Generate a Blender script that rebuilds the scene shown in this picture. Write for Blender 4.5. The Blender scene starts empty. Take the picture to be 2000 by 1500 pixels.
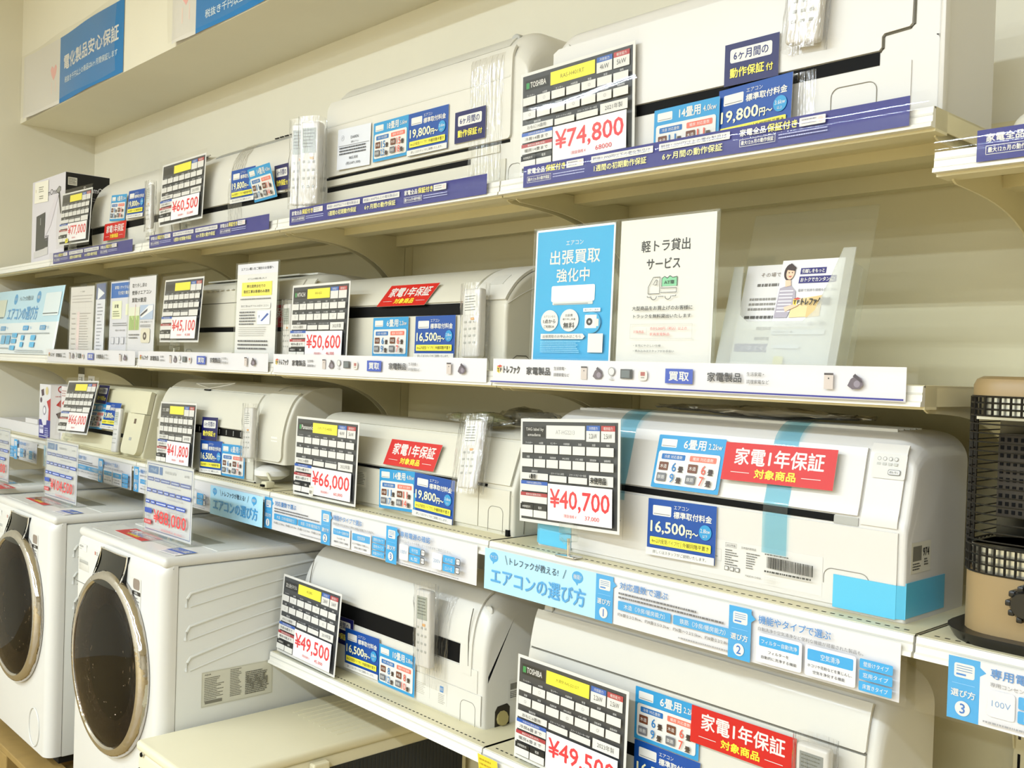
import bpy, bmesh, math, random
from mathutils import Matrix, Vector
random.seed(7)
C = bpy.context.scene.collection
SC = bpy.context.scene
Z0 = 1.5                      # eye height above the floor; heights below are relative to the eye
SC.view_settings.view_transform = 'Standard'
SC.view_settings.look = 'None'
SC.view_settings.gamma = 1.0
SC.view_settings.use_curve_mapping = False
SC.view_settings.exposure = -0.73

# ------------------------------------------------------------------ camera
def cam_matrix(yaw, pitch, roll):
    cy, sy, cp, sp = math.cos(yaw), math.sin(yaw), math.cos(pitch), math.sin(pitch)
    fwd = Vector((sy*cp, cy*cp, sp)); right = Vector((cy, -sy, 0)); up = right.cross(fwd)
    r2 = math.cos(roll)*right + math.sin(roll)*up
    u2 = -math.sin(roll)*right + math.cos(roll)*up
    m = Matrix((r2, u2, -fwd)).transposed().to_4x4()
    m.translation = (0, 0, Z0)
    return m
cd = bpy.data.cameras.new('camera'); cam = bpy.data.objects.new('camera', cd); C.objects.link(cam)
cd.sensor_width = 36; cd.lens = 1950*36/2000; cd.clip_start = .05
cam.matrix_world = cam_matrix(-0.82303, -0.015086, 0.031813)
SC.camera = cam

# ------------------------------------------------------------------ world and lamps
w = bpy.data.worlds.new('store_air'); SC.world = w; w.use_nodes = True
w.node_tree.nodes['Background'].inputs[0].default_value = (1, .97, .90, 1)
w.node_tree.nodes['Background'].inputs[1].default_value = .15
LAMP_ROWS = (-2.1, -4.9, -7.7, -10.5)
LAMP_X = (-4.45, -3.1, -1.75, -.4, .95, 2.3)
LAMP_Z = 1.98
LAMP_POWER = 46
for ly in LAMP_ROWS:
    for lx in LAMP_X:
        for dy in (-.06, .06):
            ld = bpy.data.lights.new('tube_light', 'AREA'); ld.shape = 'RECTANGLE'
            ld.size = 1.25; ld.size_y = .035; ld.energy = LAMP_POWER; ld.color = (.75, .868, 1)
            lo = bpy.data.objects.new('tube_light', ld); C.objects.link(lo)
            lo.location = (lx, ly+dy, Z0+LAMP_Z)

# ------------------------------------------------------------------ materials
def lin(c):
    c = c.lstrip('#'); v = [int(c[i:i+2], 16)/255 for i in (0, 2, 4)]
    return [x/12.92 if x <= .04045 else ((x+.055)/1.055)**2.4 for x in v] + [1]
_m = {}
def mat(name, hexc, rough=.5, metal=0, noise=0, spec=.5, coat=0, nscale=6, bump=None):
    if name in _m: return _m[name]
    m = bpy.data.materials.new(name); m.use_nodes = True; n = m.node_tree.nodes; l = m.node_tree.links
    b = n['Principled BSDF']; b.inputs['Base Color'].default_value = lin(hexc)
    b.inputs['Roughness'].default_value = rough; b.inputs['Metallic'].default_value = metal
    b.inputs['Specular IOR Level'].default_value = spec; b.inputs['Coat Weight'].default_value = coat
    if noise:
        tc = n.new('ShaderNodeTexCoord'); nt = n.new('ShaderNodeTexNoise'); nt.inputs['Scale'].default_value = nscale
        nt.inputs['Detail'].default_value = 4
        mx = n.new('ShaderNodeMix'); mx.data_type = 'RGBA'; mx.blend_type = 'MULTIPLY'; mx.inputs[0].default_value = noise
        mx.inputs[6].default_value = lin(hexc)
        l.new(tc.outputs['Object'], nt.inputs['Vector']); l.new(nt.outputs['Fac'], mx.inputs[7]); l.new(mx.outputs[2], b.inputs['Base Color'])
        bp = n.new('ShaderNodeBump'); bp.inputs['Strength'].default_value = .05
        l.new(nt.outputs['Fac'], bp.inputs['Height']); l.new(bp.outputs[0], b.inputs['Normal'])
    if bump:
        nt = n.new('ShaderNodeTexNoise'); nt.inputs['Scale'].default_value = bump[1]
        tc = n.new('ShaderNodeTexCoord'); l.new(tc.outputs['Object'], nt.inputs['Vector'])
        bp = n.new('ShaderNodeBump'); bp.inputs['Strength'].default_value = bump[0]; bp.inputs['Distance'].default_value = .02
        l.new(nt.outputs['Fac'], bp.inputs['Height']); l.new(bp.outputs[0], b.inputs['Normal'])
    _m[name] = m; return m
def ink(h): return mat('ink_'+h.lstrip('#'), h, .42)
def film(name, fac=1.0, rough=.04, tint='#ffffff', bump=0, bscale=60, base=0.0, stretch=None, milk=0, edge=.95):
    if name in _m: return _m[name]
    m = bpy.data.materials.new(name); m.use_nodes = True; n = m.node_tree.nodes; l = m.node_tree.links
    n.remove(n['Principled BSDF'])
    t = n.new('ShaderNodeBsdfTransparent'); t.inputs[0].default_value = lin(tint)
    g = n.new('ShaderNodeBsdfGlossy'); g.inputs['Roughness'].default_value = rough
    f = n.new('ShaderNodeLayerWeight'); f.inputs[0].default_value = .5
    pw = n.new('ShaderNodeMath'); pw.operation = 'POWER'; pw.inputs[1].default_value = 5
    l.new(f.outputs['Facing'], pw.inputs[0])
    ma = n.new('ShaderNodeMath'); ma.operation = 'MULTIPLY_ADD'; ma.inputs[1].default_value = edge; ma.inputs[2].default_value = .045*fac+base; ma.use_clamp = True
    mx = n.new('ShaderNodeMixShader')
    l.new(pw.outputs[0], ma.inputs[0]); l.new(ma.outputs[0], mx.inputs[0]); l.new(t.outputs[0], mx.inputs[1]); l.new(g.outputs[0], mx.inputs[2])
    l.new(mx.outputs[0], n['Material Output'].inputs[0])
    if milk:
        d = n.new('ShaderNodeBsdfDiffuse'); d.inputs[0].default_value = lin('#f2f2ee'); tl = n.new('ShaderNodeBsdfTranslucent'); tl.inputs[0].default_value = lin('#f2f2ee')
        m1 = n.new('ShaderNodeMixShader'); m1.inputs[0].default_value = .4; l.new(d.outputs[0], m1.inputs[1]); l.new(tl.outputs[0], m1.inputs[2])
        m2 = n.new('ShaderNodeMixShader'); m2.inputs[0].default_value = milk; l.new(mx.outputs[0], m2.inputs[1]); l.new(m1.outputs[0], m2.inputs[2]); l.new(m2.outputs[0], n['Material Output'].inputs[0])
    if bump:
        tc = n.new('ShaderNodeTexCoord'); nt = n.new('ShaderNodeTexNoise'); nt.inputs['Scale'].default_value = bscale
        bp = n.new('ShaderNodeBump'); bp.inputs['Strength'].default_value = bump; bp.inputs['Distance'].default_value = .01
        if stretch:
            mp = n.new('ShaderNodeMapping'); mp.inputs['Scale'].default_value = stretch
            l.new(tc.outputs['Object'], mp.inputs[0]); l.new(mp.outputs[0], nt.inputs['Vector'])
        else: l.new(tc.outputs['Object'], nt.inputs['Vector'])
        l.new(nt.outputs['Fac'], bp.inputs['Height']); l.new(bp.outputs[0], g.inputs['Normal']); l.new(bp.outputs[0], f.inputs['Normal'])
    _m[name] = m; return m
WALL = mat('wall_paint', '#ebe6d4', .85, noise=.10, nscale=3)
FARW = mat('far_wall', '#d0c8b4', .8, noise=.3, nscale=1.5)
METAL = mat('shelf_enamel', '#e3dab6', .45, noise=.06, nscale=8)
RAIL = mat('white_rail', '#e6e3da', .35)
FLOOR = mat('floor_tile', '#c0a774', .35, noise=.25, nscale=4)
CEIL = mat('ceiling_panel', '#ece8da', .9, noise=.1)
W_WARM = mat('plastic_warm_white', '#d8d5cc', .30, noise=.03)
W_COOL = mat('plastic_white', '#d6d3ce', .28, noise=.03)
W_CREAM = mat('plastic_cream', '#d8d2b4', .35, noise=.03)
W_IVORY = mat('plastic_ivory', '#d3cfc0', .32, noise=.03)
GREY = mat('plastic_grey', '#a9a9a4', .35)
LGREY = mat('plastic_light_grey', '#cfcdc5', .3)
DARK = mat('dark_slot', '#070708', .6, spec=.15)
LINE = mat('seam_gap', '#6a665a', .8)
CHROME = mat('chrome', '#d8d8d8', .12, metal=1)
CLEAR = film('clear_film', 1.0, .03)
SLEEVE = film('clear_sleeve_plastic', 1.0, .03, bump=.03, bscale=9)
WRAP = film('crinkled_wrap', 1.7, .10, bump=.55, bscale=16, base=.05, stretch=(9, 9, 1))
ACRYL = film('clear_acrylic', 1.2, .03, tint='#fcfdfb', base=.01, milk=.03)
FROST = film('frosted_acrylic', 1.2, .35, tint='#f8faf6', base=.0, milk=.30)
PAPER = ink('#dedcd7')

# ------------------------------------------------------------------ mesh helpers
class MB:
    def __init__(s): s.bm = bmesh.new(); s.mats = []
    def mi(s, m):
        if m not in s.mats: s.mats.append(m)
        return s.mats.index(m)
    def raw(s, vs, fs, m):
        k = s.mi(m); bv = [s.bm.verts.new(v) for v in vs]
        for f in fs:
            try: s.bm.faces.new([bv[i] for i in f]).material_index = k
            except ValueError: pass
        return s
    def box(s, x0, x1, y0, y1, z0, z1, m, r=0, seg=2):
        k = s.mi(m)
        mt = Matrix.Translation(((x0+x1)/2, (y0+y1)/2, (z0+z1)/2)) @ Matrix.Diagonal((abs(x1-x0), abs(y1-y0), abs(z1-z0), 1))
        g = bmesh.ops.create_cube(s.bm, size=1, matrix=mt); vs = g['verts']
        es = set(); fs = set()
        for v in vs: es.update(v.link_edges); fs.update(v.link_faces)
        if r:
            o = bmesh.ops.bevel(s.bm, geom=list(es), offset=min(r, .49*min(abs(x1-x0), abs(y1-y0), abs(z1-z0))), segments=seg, affect='EDGES', profile=.5)
            fs = set(o['faces'])
            for v in o['verts']: fs.update(v.link_faces)
        for f in fs:
            if f.is_valid: f.material_index = k
        return s
    def prism(s, poly, axis, a0, a1, m):
        n = len(poly)
        def P(p, a): return (a, p[0], p[1]) if axis == 'x' else (p[0], a, p[1]) if axis == 'y' else (p[0], p[1], a)
        vs = [P(p, a0) for p in poly]+[P(p, a1) for p in poly]
        return s.raw(vs, [tuple(range(n))[::-1], tuple(range(n, 2*n))]+[(i, (i+1) % n, n+(i+1) % n, n+i) for i in range(n)], m)
    def tube(s, pts, r, m, n=8):
        pts = [Vector(p) for p in pts]; vs = []; fs = []
        ref = Vector((0, 0, 1))
        for i, p in enumerate(pts):
            t = (pts[min(i+1, len(pts)-1)]-pts[max(i-1, 0)]).normalized()
            a = t.cross(ref if abs(t.dot(ref)) < .95 else Vector((1, 0, 0))).normalized(); b = t.cross(a)
            rr = r[i] if isinstance(r, (list, tuple)) else r
            vs += [p+rr*(math.cos(2*math.pi*j/n)*a+math.sin(2*math.pi*j/n)*b) for j in range(n)]
        for i in range(len(pts)-1):
            fs += [(i*n+j, i*n+(j+1) % n, (i+1)*n+(j+1) % n, (i+1)*n+j) for j in range(n)]
        fs += [tuple(range(n))[::-1], tuple(range((len(pts)-1)*n, len(pts)*n))]
        return s.raw(vs, fs, m)
    def lathe(s, prof, m, c=(0, 0, 0), n=40, axis='y', sx=1, sz=1):
        vs = []; fs = []
        for r, a in prof:
            for j in range(n):
                u, v = r*math.cos(2*math.pi*j/n), r*math.sin(2*math.pi*j/n)
                vs.append((c[0]+u*sx, c[1]+a, c[2]+v*sz) if axis == 'y' else (c[0]+u*sx, c[1]+v*sz, c[2]+a))
        for i in range(len(prof)-1):
            fs += [(i*n+j, i*n+(j+1) % n, (i+1)*n+(j+1) % n, (i+1)*n+j) for j in range(n)]
        return s.raw(vs, fs, m)
    def grid(s, fn, nu, nv, m):
        vs = [fn(i/nu, j/nv) for j in range(nv+1) for i in range(nu+1)]
        return s.raw(vs, [(j*(nu+1)+i, j*(nu+1)+i+1, (j+1)*(nu+1)+i+1, (j+1)*(nu+1)+i) for j in range(nv) for i in range(nu)], m)
    def build(s, name, parent=None, loc=(0, 0, 0), rot=None, smooth=35):
        bmesh.ops.recalc_face_normals(s.bm, faces=s.bm.faces[:])
        me = bpy.data.meshes.new(name); s.bm.to_mesh(me); s.bm.free()
        for m in s.mats: me.materials.append(m)
        if smooth:
            me.polygons.foreach_set('use_smooth', [True]*len(me.polygons))
            me.set_sharp_from_angle(angle=math.radians(smooth))
        return place(me, name, parent, loc, rot)
def place(me, name, parent=None, loc=(0, 0, 0), rot=None):
    o = bpy.data.objects.new(name, me); C.objects.link(o)
    if parent: o.parent = parent
    o.location = loc if parent else (loc[0], loc[1], loc[2]+Z0)
    if rot: o.rotation_euler = rot
    return o
def tag(o, label, cat, group=None):
    o['label'] = label; o['category'] = cat
    if group: o['group'] = group
    return o
def thing(name, label, cat, loc=(0, 0, 0), group=None, rot=None):
    o = bpy.data.objects.new(name, None); C.objects.link(o); o.empty_display_size = .05
    o.location = (loc[0], loc[1], loc[2]+Z0)
    if rot: o.rotation_euler = rot
    return tag(o, label, cat, group)
def structure(o):
    o['kind'] = 'structure'; return o
def copy_tree(o, parent=None):
    c = o.copy(); C.objects.link(c)
    if parent: c.parent = parent
    for ch in list(o.children): copy_tree(ch, c)
    return c
def rrect(x0, y0, x1, y1, r, n=4):
    if r <= 0: return [(x0, y0), (x1, y0), (x1, y1), (x0, y1)]
    p = []
    for cx, cy, a in ((x1-r, y0+r, -90), (x1-r, y1-r, 0), (x0+r, y1-r, 90), (x0+r, y0+r, 180)):
        for i in range(n+1):
            t = math.radians(a+90*i/n); p.append((cx+r*math.cos(t), cy+r*math.sin(t)))
    return p

# ------------------------------------------------------------------ flat print helper (drawn in millimetres, origin top-left, y down)
_txt = {}
def text_geo(s):
    if s in _txt: return _txt[s]
    cu = bpy.data.curves.new('lettering', 'FONT'); cu.body = s; cu.size = 1; cu.resolution_u = 2; cu.fill_mode = 'FRONT'
    ob = bpy.data.objects.new('lettering', cu); C.objects.link(ob)
    dg = bpy.context.evaluated_depsgraph_get()
    me = bpy.data.meshes.new_from_object(ob.evaluated_get(dg))
    vs = [(v.co.x, v.co.y) for v in me.vertices]; fs = [tuple(p.vertices) for p in me.polygons]
    bpy.data.objects.remove(ob); bpy.data.curves.remove(cu); bpy.data.meshes.remove(me)
    if not vs: vs = [(0, 0), (1, 1)]
    x0 = min(v[0] for v in vs); x1 = max(v[0] for v in vs); y0 = min(v[1] for v in vs); y1 = max(v[1] for v in vs)
    _txt[s] = (vs, fs, x0, x1, y0, y1); return _txt[s]
class Print:
    def __init__(s, w, h, bg='#dedcd7', t=.6, r=0, poly=None, edge='#dedcd7'):
        s.w, s.h, s.V, s.F, s.I, s.mats, s.L, s.ys = w, h, [], [], [], [], 0, 1
        p = poly or rrect(0, 0, w, h, r); n = len(p)
        k = s.mi(bg); ke = s.mi(edge)
        s.V += [s.co(x, y) for x, y in p]+[(a[0], t*.001, a[2]) for a in (s.co(x, y) for x, y in p)]
        s.F += [tuple(range(n)), tuple(range(n, 2*n))[::-1]]; s.I += [k, ke]
        for i in range(n): s.F.append((i, n+i, n+(i+1) % n, (i+1) % n)); s.I.append(ke)
    def co(s, x, y): return ((x-s.w/2)*.001, -s.L*.00015, (s.h-y*s.ys)*.001)
    def mi(s, m):
        m = ink(m) if isinstance(m, str) else m
        if m not in s.mats: s.mats.append(m)
        return s.mats.index(m)
    def poly(s, pts, c):
        s.L += 1; b = len(s.V); s.V += [s.co(*p) for p in pts]; s.F.append(tuple(range(b, b+len(pts)))); s.I.append(s.mi(c)); return s
    def many(s, rects, c):
        s.L += 1; k = s.mi(c)
        for x0, y0, x1, y1 in rects:
            b = len(s.V); s.V += [s.co(x0, y0), s.co(x1, y0), s.co(x1, y1), s.co(x0, y1)]; s.F.append((b, b+1, b+2, b+3)); s.I.append(k)
        return s
    def rect(s, x0, y0, x1, y1, c, r=0): return s.poly(rrect(x0, y0, x1, y1, r), c)
    def frame(s, x0, y0, x1, y1, c, t=.5):
        return s.many([(x0, y0, x1, y0+t), (x0, y1-t, x1, y1), (x0, y0, x0+t, y1), (x1-t, y0, x1, y1)], c)
    def circ(s, x, y, r, c, ry=None, n=28):
        ry = ry or r
        return s.poly([(x+r*math.cos(2*math.pi*i/n), y+ry*math.sin(2*math.pi*i/n)) for i in range(n)], c)
    def text(s, t, x0, y0, x1, y1, c, bold=0, sk=0):
        """fit the string into the box x0..x1, y0..y1"""
        vs, fs, a0, a1, b0, b1 = text_geo(t)
        s.L += 1; k = s.mi(c); sx = (x1-x0)/(a1-a0); sy = (y1-y0)/(b1-b0)
        offs = [(0, 0)] if not bold else [(-bold, 0), (bold, 0), (0, bold), (0, -bold)]
        for dx, dy in offs:
            b = len(s.V); s.L += .25
            for vx, vy in vs:
                yy = y1-(vy-b0)*sy+dy
                s.V.append(s.co(x0+(vx-a0)*sx+dx+sk*(y1-yy), yy))
            for f in fs: s.F.append(tuple(b+i for i in f)); s.I.append(k)
        return s
    def line(s, t, x, y, h, c, bold=0, al='l', asp=1.0, maxw=None):
        """string with letter height h, top-left at x, y"""
        vs, fs, a0, a1, b0, b1 = text_geo(t); wd = (a1-a0)/(b1-b0)*h*asp
        if maxw and wd > maxw: wd = maxw
        x0 = x if al == 'l' else x-wd/2 if al == 'c' else x-wd
        return s.text(t, x0, y, x0+wd, y+h, c, bold)
    def lines(s, x, y, wd, n, pitch, h, c, var=.3):
        """rows of illegible small print, as dashes"""
        rs = []
        for i in range(n):
            xx = x; end = x+wd*(1-random.random()*var)
            while xx < end:
                d = random.uniform(h*.6, h*2.2); rs.append((xx, y+i*pitch, min(xx+d, end), y+i*pitch+h)); xx += d+h*.35
        return s.many(rs, c)
    def mesh(s, name):
        me = bpy.data.meshes.new(name); me.from_pydata(s.V, [], s.F)
        for m in s.mats: me.materials.append(m)
        me.polygons.foreach_set('material_index', s.I); me.update(); return me
def pose(x, y, z, h, yaw=0, pit=0, rol=0):
    """centre, height in metres and three angles in degrees -> base point and rotation"""
    R = Matrix.Rotation(math.radians(yaw), 3, 'Z') @ Matrix.Rotation(math.radians(-pit), 3, 'X') @ Matrix.Rotation(math.radians(-rol), 3, 'Y')
    b = Vector((x, y, z)) - R @ Vector((0, 0, h/2))
    return tuple(b), R.to_euler()

# ------------------------------------------------------------------ card artwork
NAVY = '#070b54'; FEE = '#06479a'; SKY = '#2c92c9'; RED = '#c4120c'; YEL = '#f6e94a'; WHT = '#dedcd7'; INK = '#232323'; PRICE = '#d83a40'
def ac_icon(p, x0, y0, x1, y1):
    p.rect(x0, y0, x1, y1, WHT, (y1-y0)*.12); p.rect(x0+(x1-x0)*.06, y1-(y1-y0)*.2, x1-(x1-x0)*.06, y1-(y1-y0)*.14, '#6f6f6f')
def fee_art(price, kw, kw2, pipe='4m'):
    p = Print(148, 100, FEE)
    ac_icon(p, 11, 11, 52, 29)
    p.line('エアコン', 58, 8, 6.5, WHT); p.text('標準取付料金', 58, 18, 139, 30, WHT, .35)
    p.text(price, 8, 39, 84, 61, '#f8f3c4', .6); p.text('円～', 87, 47, 112, 60, '#f8f3c4', .4)
    p.circ(127, 47, 13, SKY); p.text(kw, 117, 41, 137, 48, WHT); p.text(kw2, 122, 51, 132, 56, WHT)
    p.rect(8, 67, 140, 81, YEL, 2); p.text(pipe+'以内配管パイプ付', 12, 70, 74, 78, INK); p.many([(77, 69, 77.6, 79)], INK); p.text('外観同階平置き', 81, 70, 136, 78, INK)
    p.rect(0, 87, 148, 100, WHT); p.text('詳しくはスタッフがご説明いたします。', 16, 90, 132, 96, '#30343c')
    return p.mesh('installation_fee_card')
def size_art(n, kw, a, b, c, d):
    p = Print(145, 96, SKY, r=2)
    ac_icon(p, 8, 7, 42, 22)
    p.text(n+'畳用', 58, 6, 105, 23, WHT, .4); p.text(kw, 111, 10, 139, 20, WHT, .15)
    p.rect(6, 29, 139, 89, WHT, 5)
    p.rect(14, 34, 66, 44, '#1766ac', 2); p.text('冷房 対応畳数', 20, 36, 60, 42, WHT)
    p.rect(76, 34, 132, 44, '#e8705c', 2); p.text('暖房 対応畳数', 83, 36, 126, 42, WHT)
    for y, t, bg, v1, v2 in ((49, '木造', '#6a3a22', a, c), (69, '鉄筋', '#6d6d72', b, d)):
        for x, v, col in ((12, v1, '#2377b8'), (76, v2, '#dd5a48')):
            p.rect(x, y, x+20, y+15, bg, 1.5); p.text(t, x+2.5, y+4, x+17.5, y+11, WHT)
            p.text(v, x+(29 if len(v) == 1 else 25), y, x+(38 if len(v) == 1 else 41), y+16, col, .2); p.text('畳', x+43, y+6, x+54, y+16, '#3a2a22', .3)
    return p.mesh('room_size_card')
def month_art():
    p = Print(105, 70, NAVY)
    p.rect(11, 10, 92, 33, WHT, 4); p.text('6ヶ月間の', 18, 14, 85, 29, '#141d66', .25)
    p.text('動作保証', 12, 42, 78, 58, '#f3e55a', .4); p.text('付', 82, 46, 95, 58, '#f3e55a', .3)
    return p.mesh('six_month_card')
def red_art(h=64, skew=0):
    w_ = 206
    poly = [(skew, 0), (w_, 0), (w_-skew, h), (0, h)] if skew else None
    p = Print(w_, h, RED, poly=poly)
    k = skew/h
    p.text('家電1年保証', 22+skew*.3, h*.13, 186+skew*.1, h*.57, WHT, .6, sk=k*.3)
    p.text('対象商品', 64, h*.66, 140, h*.89, '#f7e23a', .5, sk=k*.3)
    p.many([(18, h*.77, 54, h*.785), (150, h*.77, 184, h*.785)], WHT)
    return p.mesh('one_year_warranty_card')
HEADS1 = ('フィルター', 'AI自動', 'センサー', '内部乾燥', '除湿', '加湿', '換気')
HEADS2 = ('除菌', '加湿', '内部乾燥', 'PM2.5対応', 'イオン機能', '空気清浄', '自動掃除')
def price_art(brand, model, price, sub, year='', kw=('', ''), mbg='#f2e53c', note='', dirt=None):
    W_, H_ = 297, 207
    p = Print(W_, H_, WHT)
    p.rect(6, 6, W_-6, H_-6, '#35383d')
    p.rect(13, 16, 80, 37, '#15171a')
    if brand in ('TOSHIBA', 'HITACHI', 'Panasonic'):
        p.rect(16, 21, 25, 33, '#2f8f4a'); p.text(brand, 28, 21, 28+6.2*len(brand), 32, WHT, .25)
    elif '\n' in brand:
        a, b = brand.split('\n'); p.text(a, 18, 18, 75, 26, WHT); p.text(b, 24, 29, 66, 35, WHT)
    elif brand: p.text(brand, 18, 21, 76, 32, WHT)
    p.rect(84, 13, 200, 39, mbg)
    if model: p.line(model, 142, 22, 8, '#77731f' if mbg != WHT else '#9a9a9a', al='c', maxw=108)
    for x, c, t, v in ((205, '#2f5fb0', '冷房能力', kw[0]), (247, '#b23a3e', '暖房能力', kw[1])):
        p.rect(x, 12, x+38, 22, c); p.text(t, x+7, 14, x+31, 20, WHT); p.rect(x, 22, x+38, 42, WHT)
        if v: p.text(v, x+8, 27, x+30, 36, '#333333')
    cw = 277/7
    bx = []
    for r_, (y0, hs) in enumerate(((46, HEADS1), (74, HEADS2))):
        for i in range(7):
            x = 12+i*cw; p.line(hs[i], x+cw/2-1, y0, 4.2, '#d9d9d9', al='c', maxw=cw-5)
            bx.append((x, y0+6, x+cw-4, y0+22))
    p.many(bx, WHT)
    if dirt is None:
        for i in (1, 4): p.line('○', 12+i*cw+cw/2, 57, 6, '#a5a5a5', al='c')
        for i in (0, 3, 5): p.line('○', 12+i*cw+cw/2, 85, 6, '#a5a5a5', al='c')
    p.line('畳数目安', 54, 102, 4.5, '#d9d9d9', al='c'); p.rect(12, 108, 97, 121, WHT)
    p.line('スマートフォン対応', 126, 104, 4.2, '#d9d9d9', al='c'); p.rect(102, 110, 154, 122, WHT)
    p.line('スマートスピーカー対応', 187, 104, 4.2, '#d9d9d9', al='c', maxw=56); p.rect(160, 110, 214, 122, WHT)
    p.rect(220, 104, 286, 123, WHT)
    if year: p.line(year, 253, 108, 10, '#444444', al='c', maxw=56)
    p.rect(12, 124, 97, 131, '#2458b0'); p.text('冷房対応畳数(目安)', 30, 125.5, 78, 130, WHT); p.rect(12, 131, 97, 144, WHT)
    p.rect(12, 147, 97, 154, '#a8323a'); p.text('暖房対応畳数(目安)', 30, 148.5, 78, 153, WHT); p.rect(12, 154, 97, 167, WHT)
    if note:
        p.text('おもに'+note+'畳用', 28, 111, 80, 118, '#444444'); p.text('冷房'+note+'畳まで', 22, 134, 86, 141, '#444444'); p.text('暖房'+note+'畳まで', 22, 157, 86, 164, '#444444')
    for x, t in ((12, '年間電気代'), (56, '電源')):
        p.rect(x, 170, x+41, 181, '#15171a'); p.line(t, x+20, 173, 5, WHT, al='c'); p.rect(x, 181, x+41, 195, WHT)
    p.rect(101, 126, 286, 196, '#efecec')
    p.text(price, 108, 136, 279, 176, PRICE, .8)
    p.text('（税抜価格￥', 150, 181, 188, 188, '#d8646a')
    if sub: p.text(sub, 212, 180, 252, 189, PRICE)
    if dirt == 'hand': p.text('6畳用', 42, 110, 62, 119, INK, .3); p.text('未使用品', 226, 107, 270, 119, INK, .4)
    if dirt == 'note': p.rect(96, 174, 116, 200, '#ece7d8'); p.text('レーザー', 98, 176, 114, 182, INK); p.text('機能付', 99, 186, 113, 196, INK)
    return p.mesh('price_card_paper')

# ------------------------------------------------------------------ card things
def sticker(me, name, label, cat, h, x, y, z, yaw=0, pit=0, rol=0, group=None, cover=None):
    b, r = pose(x, y, z, h, yaw, pit, rol)
    return tag(place(me, name, None, b, r), label, cat, group)
def sleeve(root, wd, ht, pad=.012, bow=.004, up=0, y=-.004, m=None):
    b = MB()
    def fn(u, v):
        return ((u-.5)*(wd+2*pad), y-bow*math.sin(math.pi*v)*(.55+.45*u)-.0025*(1-(2*u-1)**2)-.0012*math.sin(4*u+3*v), -pad+v*(ht+2*pad+up))
    b.grid(fn, 14, 10, m or SLEEVE)
    return b.build('clear_sleeve', root, smooth=80)
def clip_stand(root, base_z, dx=0, stem=True, chrome=True):
    """clear clip under the card and a stem down to the shelf; base_z is the shelf surface below the card base"""
    b = MB()
    b.box(dx-.022, dx+.022, -.010, .006, -.012, .012, ACRYL, .003)
    b.box(dx-.016, dx+.016, -.014, .010, -.026, -.012, ACRYL, .003)
    for k in (-1, 1): b.tube([(dx+k*.012, -.012, -.02), (dx+k*.004, -.006, -.03)], .003, ACRYL, 6)
    c = b.build('clear_clip', root)
    if stem:
        b = MB(); b.tube([(dx, -.002, -.02), (dx, -.002, base_z+.004)], .0035, CHROME if chrome else ACRYL, 10)
        b.build('stem', root)
        b = MB(); b.box(dx-.028, dx+.028, -.014, .010, base_z, base_z+.004, CHROME if chrome else ACRYL, .002)
        b.build('stand_foot', root)
def acrylic_foot(root, wd, z):
    b = MB(); b.box(-wd/2, wd/2, -.010, .010, z, z+.0016, ACRYL); b.box(-wd/2, wd/2, .002, .004, z, z+.17, ACRYL)
    b.build('acrylic_stand', root)
def price_card(me, label, x, y, z, yaw=0, pit=0, rol=0, kind=None, surf=None, dx=0, bow=.004, up=.0, group=None):
    h = .207
    b, r = pose(x, y, z, h, yaw, pit, rol)
    root = thing('price_card', label, 'price card', b, group, r)
    place(me, 'printed_sheet', root)
    sleeve(root, .297, h, pad=.003 if kind == 'foot' else .012, bow=bow, up=up)
    if kind == 'clip': clip_stand(root, surf-b[2], dx)
    if kind == 'clear': clip_stand(root, surf-b[2], dx, chrome=False)
    if kind == 'foot': acrylic_foot(root, .26, surf-b[2]+.001)
    return root

# ------------------------------------------------------------------ room shell
XL, YB, ZF, ZC, XR, YF = -5.115, 1.85, -1.5, 2.04, 5.0, -12.0
def slab(name, x0, x1, y0, y1, z0, z1, m):
    return structure(MB().box(x0, x1, y0, y1, z0, z1, m).build(name, smooth=0))
slab('floor', XL-.1, XR+.1, YF-.1, YB+.1, ZF-.1, ZF, FLOOR)
slab('ceiling', XL-.1, XR+.1, YF-.1, YB+.1, ZC, ZC+.1, CEIL)
slab('wall_back', XL-.1, XR+.1, YB, YB+.1, ZF, ZC, WALL)
slab('wall_left', XL-.1, XL, YF, YB, ZF, ZC, WALL)
slab('wall_right', XR, XR+.1, YF, YB, ZF, ZC, FARW)
slab('wall_front', XL, XR, YF-.1, YF, ZF, ZC, FARW)
slab('trim_1', XL, XR, 1.50, YB, 1.092, ZC, WALL)          # soffit over the shelves

for ly in LAMP_ROWS:
    for lx in LAMP_X:
        t = thing('ceiling_light', 'twin tube fluorescent ceiling light outside the view', 'ceiling light', (lx, ly, LAMP_Z+.02), 'fluorescent ceiling lights in rows')
        MB().box(-.66, .66, -.11, .11, .005, .05, RAIL, .01).build('housing', t)

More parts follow.
